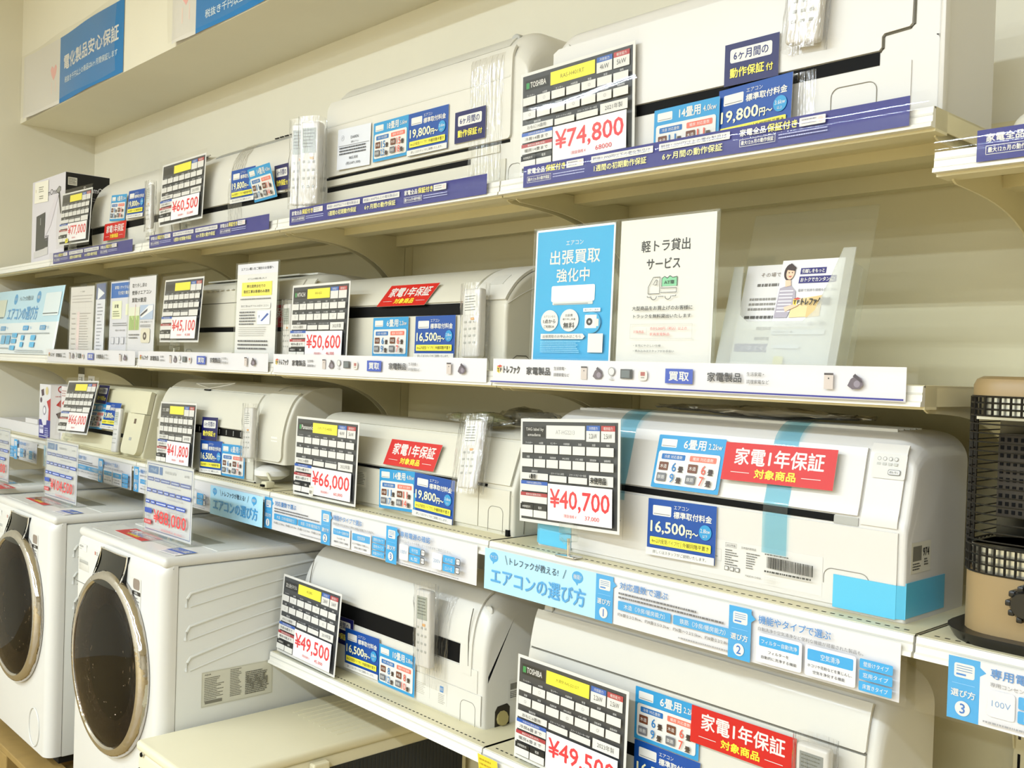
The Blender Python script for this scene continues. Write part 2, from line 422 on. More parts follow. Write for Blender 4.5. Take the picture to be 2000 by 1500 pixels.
# ------------------------------------------------------------------ shelving
BX = [-5.10, -4.23, -3.33, -2.43, -1.53, -.63, .27]
YS, YW = 1.372, 1.80
S_TOP, S_MID, S_LOW, S_BASE, S_SIDE = .385, -.005, -.355, -.785, .320
for i in range(len(BX)-1):
    a, b_ = BX[i], BX[i+1]
    o = MB().box(a+.016, b_-.016, YW+.016, YW+.03, ZF, .46, METAL).build('back_panel', smooth=0)
    tag(o, 'ivory metal back panel %s' % ('behind the big white carton box beside the left wall', 'behind the tilted yellowed air conditioner', 'behind the wide round air conditioner', 'behind the two white notices and the red card', 'bare behind the leaflet holder', 'behind the beige heater')[i], 'back panel', 'back panels of the shelving')
for i in range(1, len(BX)):
    x = BX[i]; b = MB()
    b.box(x-.015, x+.015, YW-.012, YW+.03, ZF, .46, METAL)
    for k in range(38):
        z = ZF+.05+k*.05
        for dx in (-.006, .006): b.box(x+dx-.0022, x+dx+.0022, YW-.0126, YW-.0119, z, z+.025, DARK)
    tag(b.build('shelf_upright', smooth=0), 'slotted ivory upright %s' % ('at the far left shelf joint', 'behind the notice stands', 'left of the round-cornered middle unit', 'behind the blue buy-back poster', 'beside the heater', 'right of the heater')[i-1], 'upright', 'slotted uprights')
def bracket(x):
    pts = [(YS+.03, -.036)]
    n = 14
    for i in range(n+1):
        t = i/n; pts.append((YS+.04+t*(YW-.014-YS-.04), -.040-.21*(1-math.sqrt(max(0, 1-(t**1.6)**2)))-.012*t))
    pts += [(YW-.014, -.004), (YS+.03, -.004)]
    return MB().prism(pts, 'x', x-.0015, x+.0015, METAL)
def shelf(i, z, label, rail=True, holder=None, brackets=True, group=None):
    a, b_ = BX[i]+.002, BX[i+1]-.002
    if z == S_BASE and i == 3: a = -2.405
    t = thing('metal_shelf', label, 'shelf', ((a+b_)/2, YS, z), group); hw = (b_-a)/2
    D = YW-.016-YS
    b = MB(); b.box(-hw, hw, .001, D, -.003, 0, METAL)
    b.box(-hw, hw, .004, .042, -.034, -.003, METAL); b.box(-hw+.006, hw-.006, .20, .25, -.022, -.003, METAL); b.box(-hw, hw, D-.03, D, -.034, -.003, METAL)
    for s in (-1, 1): b.box(s*hw-(.002 if s > 0 else 0), s*hw+(.002 if s < 0 else 0), .004, D, -.030, 0, METAL)
    if z < -.3:
        for k in range(60):
            x = -hw+.02+k*(2*hw-.04)/59; b.box(x-.0035, x+.0035, .016, .019, .0, .0004, DARK)
    b.build('deck', t, smooth=0)
    if rail:
        b = MB(); zl = -.030
        b.prism([(.004, 0), (-.003, -.001), (-.005, zl+.008), (-.009, zl+.006), (-.010, zl), (.004, zl)], 'x', -hw, hw, RAIL)
        b.box(-hw, hw, -.0048, -.0038, -.013, -.010, LGREY)
        b.build('front_rail', t, smooth=20)
    if brackets:
        for s in (-1, 1):
            o = bracket(s*(hw-.012)); o.bm.verts.ensure_lookup_table()
            bmesh.ops.translate(o.bm, verts=o.bm.verts[:], vec=(0, -YS, 0)); o.build('bracket', t, smooth=0)
    return t, hw
TOPW = ['beside the left wall under the shower head carton', 'under the air conditioner with the red card', 'under the two wrapped remotes', 'under the cream unit with the grey lid strip', 'under the big white unit at upper right']
MIDW = ['beside the left wall under the pale blue board', 'under the paper notices', 'under the framed yellow notice', 'under the unit with the red slanted card', 'under the blue poster and leaflet holder']
LOWW = ['beside the left wall under small white boxes', 'under the yellowed unit', 'under the round unit with cut-out corner', 'under the unit with the 66,000 yen card', 'under the taped new unit', 'under the beige heater']
for i in range(5): shelf(i, S_TOP, 'ivory top shelf bay '+TOPW[i], group='top shelf bays')
shelf(5, S_SIDE, 'ivory upper right shelf bay hung a little lower than its neighbour')
for i in range(5): shelf(i, S_MID, 'ivory middle shelf bay '+MIDW[i], group='middle shelf bays')
for i in range(6): shelf(i, S_LOW, 'ivory third shelf bay '+LOWW[i], group='third shelf bays')
for i in (3, 4): shelf(i, S_BASE, 'ivory lowest shelf bay '+('beside the outdoor unit with the 887 sticker unit on it', 'at the bottom right under the unit with the 2023 card')[i-3], brackets=False)

# ------------------------------------------------------------------ printed strips on the shelf edges
STRIP = '#10157a'
def purple_art(wd=790):
    p = Print(wd, 42, STRIP, t=.4, edge=STRIP); x = 12
    while x < wd-20:
        q = min(1, (wd-x)/250)
        def ok(a): return x+a < wd-3
        if ok(96): p.text('家電全品', x, 6, x+48, 17, WHT, .3); p.text('保証付き', x+51, 5, x+104, 17.5, '#f5e96a', .3)
        if ok(96): p.frame(x, 22, x+66, 34, WHT, .7); p.text('最大12ヵ月の動作保証', x+3, 24.5, x+63, 31.5, WHT, .15); p.lines(x+72, 24, 86, 2, 5, 1.8, '#b9bde6', .1)
        if ok(150): p.rect(x+108, 5, x+152, 18, WHT, 1); p.lines(x+112, 7.5, 26, 2, 5, 2, '#8a8694', .1); p.circ(x+144, 11.5, 4.4, '#e8c9c4')
        x += 172
        if x+150 < wd-3:
            p.rect(x, 5, x+146, 17, WHT, 1); p.text('税抜1,000円以下の電化製品は', x+4, 7.5, x+140, 14.5, '#3a3f78'); p.text('1週間の初期動作保証', x+8, 22, x+132, 34, '#f2ec9a', .2)
        x += 160
        if x+150 < wd-3:
            p.rect(x, 5, x+146, 17, WHT, 1); p.text('税抜1,000円以上の電化製品は', x+4, 7.5, x+140, 14.5, '#3a3f78'); p.text('6ヶ月間の動作保証', x+8, 22, x+132, 34, '#f2ec9a', .2)
        x += 166
    return p.mesh('warranty_strip')
def mini_icons(p, x, k, h0):
    """small product pictures on the white strip"""
    y = h0
    if k == 'tower': p.rect(x, y, x+15, y+24, '#c9bdb7'); p.rect(x, y, x+15, y+3, '#4b4446'); p.circ(x+7.5, y+8, 1.2, '#3a3435')
    if k == 'vac':
        p.poly([(x, y+18), (x+5, y+8), (x+14, y+2), (x+22, y+7), (x+25, y+16), (x+20, y+22), (x+8, y+23)], '#6a6069'); p.circ(x+15, y+15, 5, '#8d8490'); p.poly([(x+8, y+4), (x+12, y), (x+24, y+12), (x+22, y+13)], '#4d464c')
    if k == 'fan': p.circ(x+8, y+8, 8, '#9a9a9c'); p.circ(x+8, y+8, 6.3, '#dedcd7'); p.rect(x+7, y+16, x+9, y+22, '#bdbdbd'); p.rect(x+3, y+21, x+13, y+23, '#bdbdbd')
    if k == 'oven': p.rect(x, y+3, x+28, y+20, '#4a4d50'); p.rect(x+2, y+5, x+21, y+18, '#6a7275'); p.rect(x+23, y+5, x+26, y+18, '#2f3133')
    if k == 'pot': p.rect(x, y+4, x+20, y+22, '#dcd6d0', 6); p.rect(x+5, y+7, x+15, y+14, '#a9605c', 1); p.rect(x+6, y+16, x+14, y+18, '#9a9590')
def cube_logo(p, x, y, s=1):
    p.poly([(x, y+5*s), (x+8*s, y+8*s), (x+8*s, y+20*s), (x, y+16*s)], '#e8c63a'); p.poly([(x+8*s, y+8*s), (x+17*s, y+5*s), (x+17*s, y+16*s), (x+8*s, y+20*s)], '#e6dcc8')
    p.poly([(x, y+5*s), (x+9*s, y+2*s), (x+17*s, y+5*s), (x+8*s, y+8*s)], '#c2473a')
    p.text('T', x+1.5*s, y+9*s, x+7*s, y+16*s, INK, .4*s); p.text('F', x+10*s, y+8.5*s, x+15*s, y+16*s, INK, .4*s)
def white_art(wd, rule=True):
    p = Print(wd, 50, '#dddbdf', t=.4); x = 12
    cube_logo(p, x, 10); p.text('トレファク', x+21, 14, x+68, 29, '#141414', .5)
    def prod(x): p.text('家電製品', x, 15, x+66, 30, '#33333a', .35); p.line('生活家電・', x+76, 13, 6.5, '#3a3a3e', maxw=42); p.line('調理家電など', x+76, 25, 6.5, '#3a3a3e', maxw=50)
    prod(x+88)
    xx = x+236
    for k, d in (('tower', 30), ('vac', 38), ('fan', 30), ('oven', 42), ('pot', 34)): mini_icons(p, xx, k, 11); xx += d
    xx = x+436; p.rect(xx, 11, xx+58, 36, '#2e4fb2'); p.text('買取', xx+8, 16, xx+50, 31, WHT, .4)
    prod(xx+88); mini_icons(p, xx+300, 'tower', 11); mini_icons(p, xx+338, 'vac', 11)
    if rule: p.rect(0, 45, wd, 47.5, '#2e2f8c')
    return p.mesh('buy_back_strip')
LB = '#aedcf2'; MBL = '#3f9ed6'
def tagblk(p, x, n):
    p.poly([(x, 0), (x+42, 0), (x+42, 8), (x+50, 14), (x+42, 20), (x+42, 84), (x, 84)], MBL)
    p.rect(x+8, 8, x+35, 27, WHT, 3); p.many([(x+11, 11+k*3.2, x+32, 12+k*3.2) for k in range(3)], '#5c87b2'); p.rect(x+11, 21.5, x+24, 24, '#3f7fc4')
    p.rect(x+6, 35, x+36, 35.6, '#8cc6ea'); p.text('選び方', x+5, 43, x+37, 53, WHT, .2)
    p.circ(x+21, 68, 10, WHT); p.line(n, x+21, 61.5, 13, '#3a70b8', .3, 'c')
def blue_art(seq, wd):
    p = Print(wd, 84, '#dedcde', t=.4); x = 0
    for k in seq:
        if k == 't':
            p.rect(x, 0, x+310, 84, LB); p.circ(x+28, 16, 13, MBL, 10); p.poly([(x+24, 24), (x+32, 24), (x+26, 31)], MBL); p.text('サイズ?', x+18, 12, x+38, 19, WHT)
            p.circ(x+262, 16, 14, MBL, 11); p.poly([(x+256, 25), (x+264, 25), (x+262, 32)], MBL); p.text('機能?', x+252, 11, x+272, 20, WHT)
            p.text('トレファクが教える!', x+76, 9, x+212, 24, '#2c4356', .1); p.poly([(x+62, 7), (x+63.5, 7), (x+70, 25), (x+68.5, 25)], '#2c4356'); p.poly([(x+232, 7), (x+233.5, 7), (x+226, 25), (x+224.5, 25)], '#2c4356')
            p.text('エアコンの選び方', x+22, 36, x+284, 69, '#4a9fd8', .7); x += 310
        elif k == '1':
            tagblk(p, x, '1'); x += 42; p.text('対応畳数で選ぶ', x+16, 5, x+124, 18, '#4a86c4', .2); p.lines(x+14, 24, 170, 1, 6, 3.2, '#6b6b70', .0); p.lines(x+14, 31, 225, 1, 6, 3.2, '#6b6b70', 0)
            for q, t, v in ((0, '木造（冷房/暖房能力）', '約6畳:2.2/2.8kw、約8畳:2.5/3.2kw'), (124, '鉄筋（冷房/暖房能力）', '約6畳:～2.2/2.5kw、約8畳:2.2/2.8kw')):
                p.rect(x+14+q, 39, x+132+q, 55, MBL, 2); p.text(t, x+28+q, 42.5, x+120+q, 51.5, WHT); p.text(v, x+14+q, 60, x+130+q, 66, '#4d4d52')
            p.lines(x+150, 74, 100, 1, 5, 2.4, '#9b9b9f', 0); x += 250
        elif k == '2':
            tagblk(p, x, '2'); x += 42; p.text('機能やタイプで選ぶ', x+14, 5, x+138, 18, '#4a86c4', .2); p.text('自動洗浄や空気清浄など便利な機能が搭載された製品も。', x+14, 23, x+190, 29, '#6b6b70')
            p.rect(x+12, 32, x+92, 78, '#e2e2e4', 4); p.rect(x+12.6, 32.6, x+91.4, 77.4, '#dedcde', 4)
            p.rect(x+17, 37, x+87, 52, MBL, 2); p.text('フィルター自動洗浄', x+21, 41, x+84, 48, WHT); p.text('フィルターを', x+34, 57, x+70, 62, '#444448'); p.text('自動的に洗浄する機能', x+22, 66, x+84, 71, '#444448')
            p.rect(x+98, 32, x+180, 78, '#e2e2e4', 4); p.rect(x+98.6, 32.6, x+179.4, 77.4, '#dedcde', 4)
            p.rect(x+102, 37, x+176, 54, MBL, 2); p.text('空気清浄', x+124, 41, x+155, 50, WHT); p.text('ホコリや花粉などを集じんし、', x+103, 59, x+175, 64, '#444448'); p.text('空気を浄化する機能', x+112, 68, x+164, 73, '#444448')
            for j, t in enumerate(('壁掛けタイプ', '窓用タイプ', '床置きタイプ')): p.rect(x+186, 32+j*16, x+236, 46+j*16, MBL, 2); p.text(t, x+192, 35.5+j*16, x+230, 42.5+j*16, WHT)
            x += 242
        elif k == '3':
            tagblk(p, x, '3'); x += 42; p.text('専用電源の確認', x+14, 5, x+122, 18, '#4a86c4', .2); p.text('専用コンセントの有無、プラグの形状をご確認ください。', x+14, 23, x+196, 29, '#8a8a8e')
            for q, v, a, b in ((12, '100V', '平行型', 'IL型'), (134, '200V', 'タンデム型', 'エルバー型')):
                p.rect(x+q, 33, x+q+34, 68, '#e2e2e4', 4); p.rect(x+q+.6, 33.6, x+q+33.4, 67.4, '#dedcde', 4); p.text(v, x+q+5, 46, x+q+29, 54, '#7f9fc4')
                for j, t in enumerate((a, b)):
                    p.rect(x+q+38, 33+j*18, x+q+78, 49+j*18, MBL, 2); p.text(t, x+q+46, 37.5+j*18, x+q+70, 45.5+j*18, WHT)
                    p.rect(x+q+81, 34+j*18, x+q+95, 48+j*18, '#3a3a3c', 3); p.rect(x+q+82.5, 35.5+j*18, x+q+93.5, 46.5+j*18, '#dedcde', 2); p.many([(x+q+85, 38+j*18, x+q+86.3, 43+j*18), (x+q+90, 38+j*18, x+q+91.3, 43+j*18)], '#3a3a3c')
            p.lines(x+8, 74, 220, 1, 5, 2.4, '#9b9b9f', 0); x += 262
    return p.mesh('buying_guide_strip')
def strip(me, name, label, x, z, wd, h, y=YS-.0125, cover=True, hx=None, group=None):
    t = thing(name, label, 'shelf edge strip', (x, y, z), group)
    place(me, 'printed_strip', t)
    x0, x1 = hx or (-wd/2-.03, wd/2+.03)
    def fn(u, v): return (x0+u*(x1-x0), -.004-.0025*math.sin(v*math.pi)+.0015*math.sin(u*9), -.003+v*(h+.006))
    MB().grid(fn, 40, 6, SLEEVE).build('clear_holder', t, smooth=80)
    return t
pm = purple_art()
PW = ['under the shower head carton', 'under the 60,500 yen card', 'under the wrapped remotes', 'under the 74,800 yen card']
for j, (a, b_) in enumerate(((-4.18, -3.39), (-3.25, -2.46), (-2.352, -1.562), (-1.452, -.662))):
    strip(pm, 'warranty_strip', 'purple warranty strip on the top shelf edge '+['under the 77,000 yen card', 'under the 60,500 yen card', 'left of the 74,800 yen card', 'under the 74,800 yen card'][j], (a+b_)/2, .360, .79, .042, group='purple strips on the top shelf edge')
strip(pm, 'warranty_strip', 'purple warranty strip on the separate lower shelf at upper right', -.567+.395, .296, .79, .042, hx=(-.45, .42))
wm = white_art(872); wm2 = white_art(872, False)
for j, i in enumerate((0, 1, 2, 3)):
    if i == 0: continue
    strip(wm2, 'buy_back_strip', 'white buy-back strip on the middle shelf edge '+['', 'under the thin paper notices', 'under the 45,100 yen card', 'under the 50,600 yen card'][j], (BX[i]+BX[i+1])/2, -.030, .872, .05, hx=(-.446, .446), group='white strips on the middle shelf edge')
strip(wm, 'buy_back_strip', 'white buy-back strip with a blue rule under the blue poster', -1.088, -.030, .872, .05, hx=(-.44, .455))
strip(blue_art('t12', 886), 'buying_guide_strip', 'pale blue buying guide strip under the taped new air conditioner', -1.088, -.452, .886, .084, hx=(-.46, .455))
strip(blue_art('123', 886), 'buying_guide_strip', 'white and blue guide strip under the middle third-shelf unit with the red card', -1.998, -.452, .886, .084, hx=(-.444, .455))
strip(blue_art('23t', 856), 'buying_guide_strip', 'guide strip ending in a pale blue title under the unit with cut-out corner', -2.90, -.452, .856, .084, hx=(-.43, .44))
strip(blue_art('t12', 886), 'buying_guide_strip', 'pale blue guide strip under the yellowed air conditioner', -3.79, -.452, .886, .084, hx=(-.444, .444))
strip(blue_art('123', 846), 'buying_guide_strip', 'guide strip at the left wall under small white boxes', -4.74, -.452, .846, .084, hx=(-.42, .42))
strip(blue_art('312', 846), 'buying_guide_strip', 'guide strip with number three tag under the beige heater', -.155, -.452, .846, .084, hx=(-.465, .43))

# ------------------------------------------------------------------ banners on the soffit
def banner(x0, x1, bx0, label, words):
    wd = (x1-x0)*1000; p = Print(wd, 285, '#dedad3', t=.5); b = (bx0-x0)*1000
    N = 60; p.many([(wd*i/N, 0, wd*(i+1)/N, 285) for i in range(N)], '#dedad3')
    p.many([(b+(wd-b)*i/N, 0, b+(wd-b)*(i+1)/N, 285) for i in range(N)], '#0d78bd')
    p.poly([(b-110+20*0, 120), (b-95, 104), (b-80, 112), (b-72, 120), (b-64, 112), (b-49, 104), (b-36, 120), (b-46, 146), (b-72, 172), (b-98, 146)], '#f0b3ae')
    p.many([(b-98, 176, b-92, 230), (b-52, 172, b-46, 225)], '#f1d6cc')
    n = wd-b
    if words: p.text('電化製品安心保証', b+n*.07, 88, wd-n*.07, 150, WHT, 1.6); p.text('税抜き千円以上の商品は6ヶ月間保証します', b+n*.09, 182, wd-n*.08, 208, '#dbe9f2', .4)
    else: p.text('電化製品安心保証', b+n*.1, 88, wd-n*.1, 150, WHT, 1.6); p.text('税抜き千円以上の商品は6ヶ月間保証します', b+n*.07, 222, wd-n*.2, 250, '#dbe9f2', .4)
    me = p.mesh('banner_sheet')
    # the sheet is taped at its corners and bellies out a little
    for v in me.vertices:
        if v.index < 8: v.co.y += .001; continue
        u = v.co.x/(wd*.001)+.5; v.co.y -= .008*(1+math.sin(u*11))*.5 + .012*math.exp(-((u-.02)/.06)**2)
    t = thing('banner', label, 'banner', ((x0+x1)/2, 1.4975, 1.094))
    place(me, 'printed_sheet', t)
    def fn(u, v): return ((u-.5)*wd*.001, -.028-.004*math.sin(u*13+v*2)-.003*math.sin(v*4), v*.285)
    MB().grid(fn, 30, 8, film('glossy_banner_film', .6, .08, bump=.10, bscale=5)).build('glossy_film', t, smooth=80)
    return t
banner(-5.02, -3.87, -4.575, 'blue and white appliance warranty banner taped to the soffit at upper left', True)
banner(-3.40, -2.25, -3.228, 'blue and white banner on the soffit cut off by the top of the photo', False)

# ------------------------------------------------------------------ air conditioners
def spline(pts, n=8):
    """Catmull-Rom through (y, z) points; a point given twice stays a corner"""
    out = []
    for i in range(len(pts)-1):
        p0 = pts[max(i-1, 0)]; p1 = pts[i]; p2 = pts[i+1]; p3 = pts[min(i+2, len(pts)-1)]
        if p1 == p2: continue
        for k in range(n):
            t = k/n
            out.append(tuple(.5*(2*p1[j]+(p2[j]-p0[j])*t+(2*p0[j]-5*p1[j]+4*p2[j]-p3[j])*t*t+(3*p1[j]-p0[j]-3*p2[j]+p3[j])*t**3) for j in (0, 1)))
    out.append(pts[-1]); return out
class AC:
    def __init__(s, name, label, x0, x1, F, zb, D, ctrl, m, R=.03, r=.008, group=None, cut=None):
        s.W = x1-x0; s.F = F; s.D = D; s.m = m
        s.root = thing(name, label, 'air conditioner', ((x0+x1)/2, F, zb), group)
        s.p = spline(ctrl); s.h = max(q[1] for q in s.p)
        s.cx = (x0+x1)/2; s.zb = zb
        s.L = [0]
        for a, b in zip(s.p, s.p[1:]): s.L.append(s.L[-1]+math.hypot(b[0]-a[0], b[1]-a[1]))
        s.body('body', -s.W/2, s.W/2, R, r, m, cut)
    def body(s, name, xa, xb, R, r, m, cut=None, z0=0, off=0, ends=(1, 1), parent=None):
        b = MB(); mx = max(R, r)
        ds = sorted(set([0, r*.13, r*.4, r]+([R*(1-math.cos(math.radians(a))) for a in range(0, 91, 10)] if R else [])))
        xs = [(xa+d, d if ends[0] else 9) for d in ds]+[(xb-d, d if ends[1] else 9) for d in reversed(ds)]
        prof = [q for q in s.p if q[1] >= z0]
        if z0: prof = [(prof[0][0], z0)]+prof
        prof = prof+[(s.D, prof[-1][1]-.004), (s.D, z0)]
        n = len(prof); vs = []; fs = []
        for x, d in xs:
            cutz = R-math.sqrt(max(0, R*R-(R-d)**2)) if d < R else 0
            iny = r-math.sqrt(max(0, r*r-(r-d)**2)) if d < r else 0
            for y, z in prof:
                vs.append((x, y-off*(1-y/s.D)+iny*(1-y/s.D), z*(1-cutz/s.h) if z > s.h*.4 else z))
        k = len(xs)
        for i in range(k-1): fs += [(i*n+j, i*n+(j+1) % n, (i+1)*n+(j+1) % n, (i+1)*n+j) for j in range(n)]
        fs += [tuple(range(n)), tuple(range((k-1)*n, k*n))]
        b.raw(vs, fs, m)
        return b.build(name, parent or s.root, smooth=32)
    def at(s, l):
        for i in range(len(s.L)-1):
            if s.L[i+1] >= l or i == len(s.L)-2:
                t = (l-s.L[i])/max(1e-9, s.L[i+1]-s.L[i]); a, b = s.p[i], s.p[i+1]
                d = math.hypot(b[0]-a[0], b[1]-a[1]); ny, nz = -(b[1]-a[1])/d, (b[0]-a[0])/d
                return a[0]+(b[0]-a[0])*t, a[1]+(b[1]-a[1])*t, ny, nz
    def len_at(s, z):
        if isinstance(z, tuple):                       # ('y', depth) along the top
            for q, l in zip(s.p, s.L):
                if q[0] >= z[1] and q[1] > s.h*.75: return l
            return s.L[-1]
        for i in range(len(s.p)-1):
            a, b = s.p[i], s.p[i+1]
            if a[1] <= z <= b[1]: return s.L[i]+(s.L[i+1]-s.L[i])*(z-a[1])/max(1e-9, b[1]-a[1])
        return s.L[-1]
    def part(s, name, z0, z1, xa, xb, off, m, base=0.0, r=0, parent=None, label=None):
        """a panel following the front from height z0 to z1, standing off the body; r rounds its lower corners"""
        l0, l1 = s.len_at(z0), s.len_at(z1); nv = max(2, int((l1-l0)/.008)); nu = 12 if r else 1
        b = MB(); vs = []; fs = []
        us = [i/nu for i in range(nu+1)] if not r else sorted(set([0, 1]+[k for a in range(0, 91, 15) for k in (r*(1-math.cos(math.radians(a)))/(xb-xa), 1-r*(1-math.cos(math.radians(a)))/(xb-xa))]))
        for layer in (base, off):
            for j in range(nv+1):
                for u in us:
                    d = min(u, 1-u)*(xb-xa); lo = l0+(r-math.sqrt(max(0, r*r-(r-d)**2)) if d < r else 0)
                    y, z, ny, nz = s.at(lo+(l1-lo)*j/nv)
                    vs.append((xa+u*(xb-xa), y+ny*layer, z+nz*layer))
        k = len(us); N = k*(nv+1)
        for j in range(nv):
            for i in range(k-1):
                a = j*k+i; fs.append((N+a, N+a+1, N+a+k+1, N+a+k))
        for j in range(nv):
            a = j*k; fs.append((a, a+k, N+a+k, N+a)); a = j*k+k-1; fs.append((a, N+a, N+a+k, a+k))
        for i in range(k-1):
            fs.append((i, N+i, N+i+1, i+1)); a = nv*k+i; fs.append((a, a+1, N+a+1, N+a))
        b.raw(vs, fs, m); o = b.build(name, parent or s.root, smooth=32)
        if label: o['label'] = label
        return o
    def box(s, name, x0, x1, y0, y1, z0, z1, m, r=0, parent=None):
        return MB().box(x0, x1, y0, y1, z0, z1, m, r).build(name, parent or s.root)
    def pr(s, name, p, x, z, y=-.0012, rot=None, parent=None):
        return place(p.mesh(name) if isinstance(p, Print) else p, name, parent or s.root, (x, y, z), rot)
def spec_label(wd=90, h=34, bc=False):
    p = Print(wd, h, '#e9e5d6', t=.2)
    p.frame(1, 1, wd-1, h-1, '#8b897f', .4); p.lines(4, 4, wd*.5, int((h-8)/4), 4, 1.6, '#6a6962'); p.lines(wd*.6, 4, wd*.35, int((h-8)/4), 4, 1.6, '#6a6962')
    return p
def arch(ac, name, x0, x1, z, h, y=-.0008):
    """thin moulded line of a pipe knock-out"""
    b = MB(); r = .014
    pts = [(x0, y, z), (x0, y, z+h-r)]+[(x0+r-r*math.cos(math.radians(a)), y, z+h-r+r*math.sin(math.radians(a))) for a in range(15, 91, 15)]
    pts += [(x1-r+r*math.sin(math.radians(a)), y, z+h-r+r*math.cos(math.radians(a))) for a in range(0, 76, 15)]+[(x1, y, z+h-r), (x1, y, z)]
    b.tube(pts, .0006, mat('mould_line', '#8f8b80', .7), 5); return b.build(name, ac.root)

# ---- top shelf
a = AC('air_conditioner', 'cream rounded air conditioner beside the shower head carton on the top shelf', -3.985, -3.19, 1.437, S_TOP, .24,
       [(.02, 0), (.006, .03), (0, .09), (.001, .15), (.012, .21), (.04, .262), (.09, .298), (.15, .312), (.22, .315)], W_WARM, .05)
hw = a.W/2
a.part('air_outlet', .083, .106, -hw+.012, .33, .0015, DARK); a.part('front_panel', .108, ('y', .10), -hw+.006, .345, .006, W_WARM)
a.part('louver', .012, .081, -hw+.012, .33, .004, W_WARM); a.pr('spec_label', spec_label(70, 26), .16, .028, -.003)
a.part('side_cover', .02, ('y', .1), .350, hw-.004, .004, W_WARM)
a.part('lid_gap', ('y', .102), ('y', .106), -hw+.03, hw-.03, .0008, LINE)
a = AC('air_conditioner', 'cream air conditioner with a grey lid strip left of the two wrapped remotes', -3.145, -2.345, 1.438, S_TOP, .24,
       [(.02, 0), (.004, .03), (0, .09), (.001, .14), (.010, .20), (.032, .245), (.07, .277), (.12, .290), (.2, .292)], W_WARM, .05)
hw = a.W/2
a.part('air_outlet', .077, .092, -hw+.012, .34, .0015, DARK); a.part('front_panel', .094, ('y', .04), -hw+.006, .24, .005, W_WARM)
a.part('side_panel', .094, ('y', .04), .243, hw-.006, .005, W_WARM)
a.part('louver', .010, .075, -hw+.012, .36, .004, W_WARM)
a.part('clear_wrap', .02, .27, -.10, -.01, .0078, WRAP, base=.007)
a.part('intake_strip', ('y', .045), ('y', .085), -hw+.10, hw-.06, .003, GREY, label='grey strip along the lid')
b = MB()
for k in range(5): b.box(.06+k*.028, .08+k*.028, .057, .061, .2765, .279, DARK)
b.build('lamp_slots', a.root)
a = AC('air_conditioner', 'cream boxy air conditioner with pale grey top band on the top shelf', -2.325, -1.528, 1.436, S_TOP, .20,
       [(.014, 0), (0, .015), (0, .05), (0, .15), (0, .26), (.004, .29), (.022, .318), (.045, .338), (.07, .349), (.1, .351), (.18, .351)], W_WARM, .07)
hw = a.W/2
a.part('front_panel', .105, .302, -hw+.03, hw-.045, .006, W_WARM, r=.01)
a.part('intake_band', .308, ('y', .040), -hw+.07, hw-.075, .003, LGREY, label='pale grey band under the rim')
a.part('panel_groove', .235, .239, -hw+.03, hw-.05, .0068, LGREY, base=.006)
a.part('air_outlet', .066, .078, -hw+.035, .22, .0015, DARK); a.part('panel_gap', .098, .104, -hw+.03, hw-.05, .0015, DARK)
a.part('louver', .080, .096, -hw+.035, hw-.08, .004, W_IVORY)
a.part('lower_panel', .012, .064, -hw+.035, hw-.06, .003, W_IVORY)
a.part('clear_wrap', .02, .29, .22, .33, .0082, WRAP, base=.0075)
b = MB(); b.lathe([(0, -.002), (.014, -.002), (.016, 0), (.016, .02)], GREY, (hw-.082, .036, .327), 20); b.build('round_sensor', a.root)
b = MB()
for k in range(3): b.box(.07+k*.022, .08+k*.022, .016, .020, .3105, .3125, GREY)
b.box(.15, .195, .012, .018, .306, .308, DARK); b.build('indicator_marks', a.root)
a.pr('spec_label', spec_label(60, 22), .20, .020, -.005)
arch(a, 'pipe_cutout', hw-.052, hw-.012, .0, .05)
a = AC('air_conditioner', 'large white air conditioner with a notched panel at the upper right of the top shelf', -1.432, -.645, 1.412, S_TOP, .185,
       [(.004, 0), (0, .012), (0, .06), (0, .15), (0, .24), (.003, .262), (.014, .279), (.034, .287), (.06, .288), (.16, .288)], W_COOL, .055, .004)
hw = a.W/2
a.part('air_outlet', .086, .106, -hw+.004, .302, .0012, DARK)
b = MB()                                             # panel with the stepped right edge
px = [(-hw+.006, .107), (.302, .107), (.306, .111), (.306, .127), (.310, .131), (.348, .133), (.352, .137), (.354, .252), (-hw+.02, .252), (-hw+.006, .245)]
b.prism(px, 'y', -.0045, .0005, W_COOL); b.build('front_panel', a.root)
b = MB(); b.tube([(.3025, -.0006, .105), (.3075, -.0006, .110), (.3075, -.0006, .126), (.311, -.0006, .1295), (.349, -.0006, .1315), (.3545, -.0006, .136), (.3556, -.0006, .252)], .0016, LINE, 6); b.build('panel_gap', a.root)
a.part('lower_panel', .01, .084, -hw+.008, .352, .002, W_COOL)
b = MB(); b.box(hw-.001, hw+.008, -.004, .014, 0, .27, W_COOL, .004); b.build('side_rim', a.root)
arch(a, 'pipe_cutout', .225, .30, .012, .052, -.003)
p = Print(92, 30, '#d4d1cb', t=.2); p.frame(1, 1, 91, 29, '#6b6b6b', .5); p.text('注意', 34, 3, 46, 7, '#444444'); p.lines(18, 9, 70, 5, 4, 1.8, '#5e5e5e'); p.circ(9, 16, 4, '#5e5e5e'); p.circ(9, 16, 3.2, '#d4d1cb')
a.pr('caution_label', p, .098, .036, -.0030)
b = MB(); b.lathe([(0, -.003), (.007, -.003), (.008, 0)], LGREY, (-hw+.042, 0, .250), 16); b.build('round_sensor', a.root)
p = Print(34, 22, '#d4d1cb', t=.2); p.lines(2, 2, 28, 4, 5, 3, '#3a3a3a'); a.pr('spec_label', p, -.20, .03, -.0032)

a.part('clear_wrap', .02, .10, .10, .20, .0060, WRAP, base=.0052)
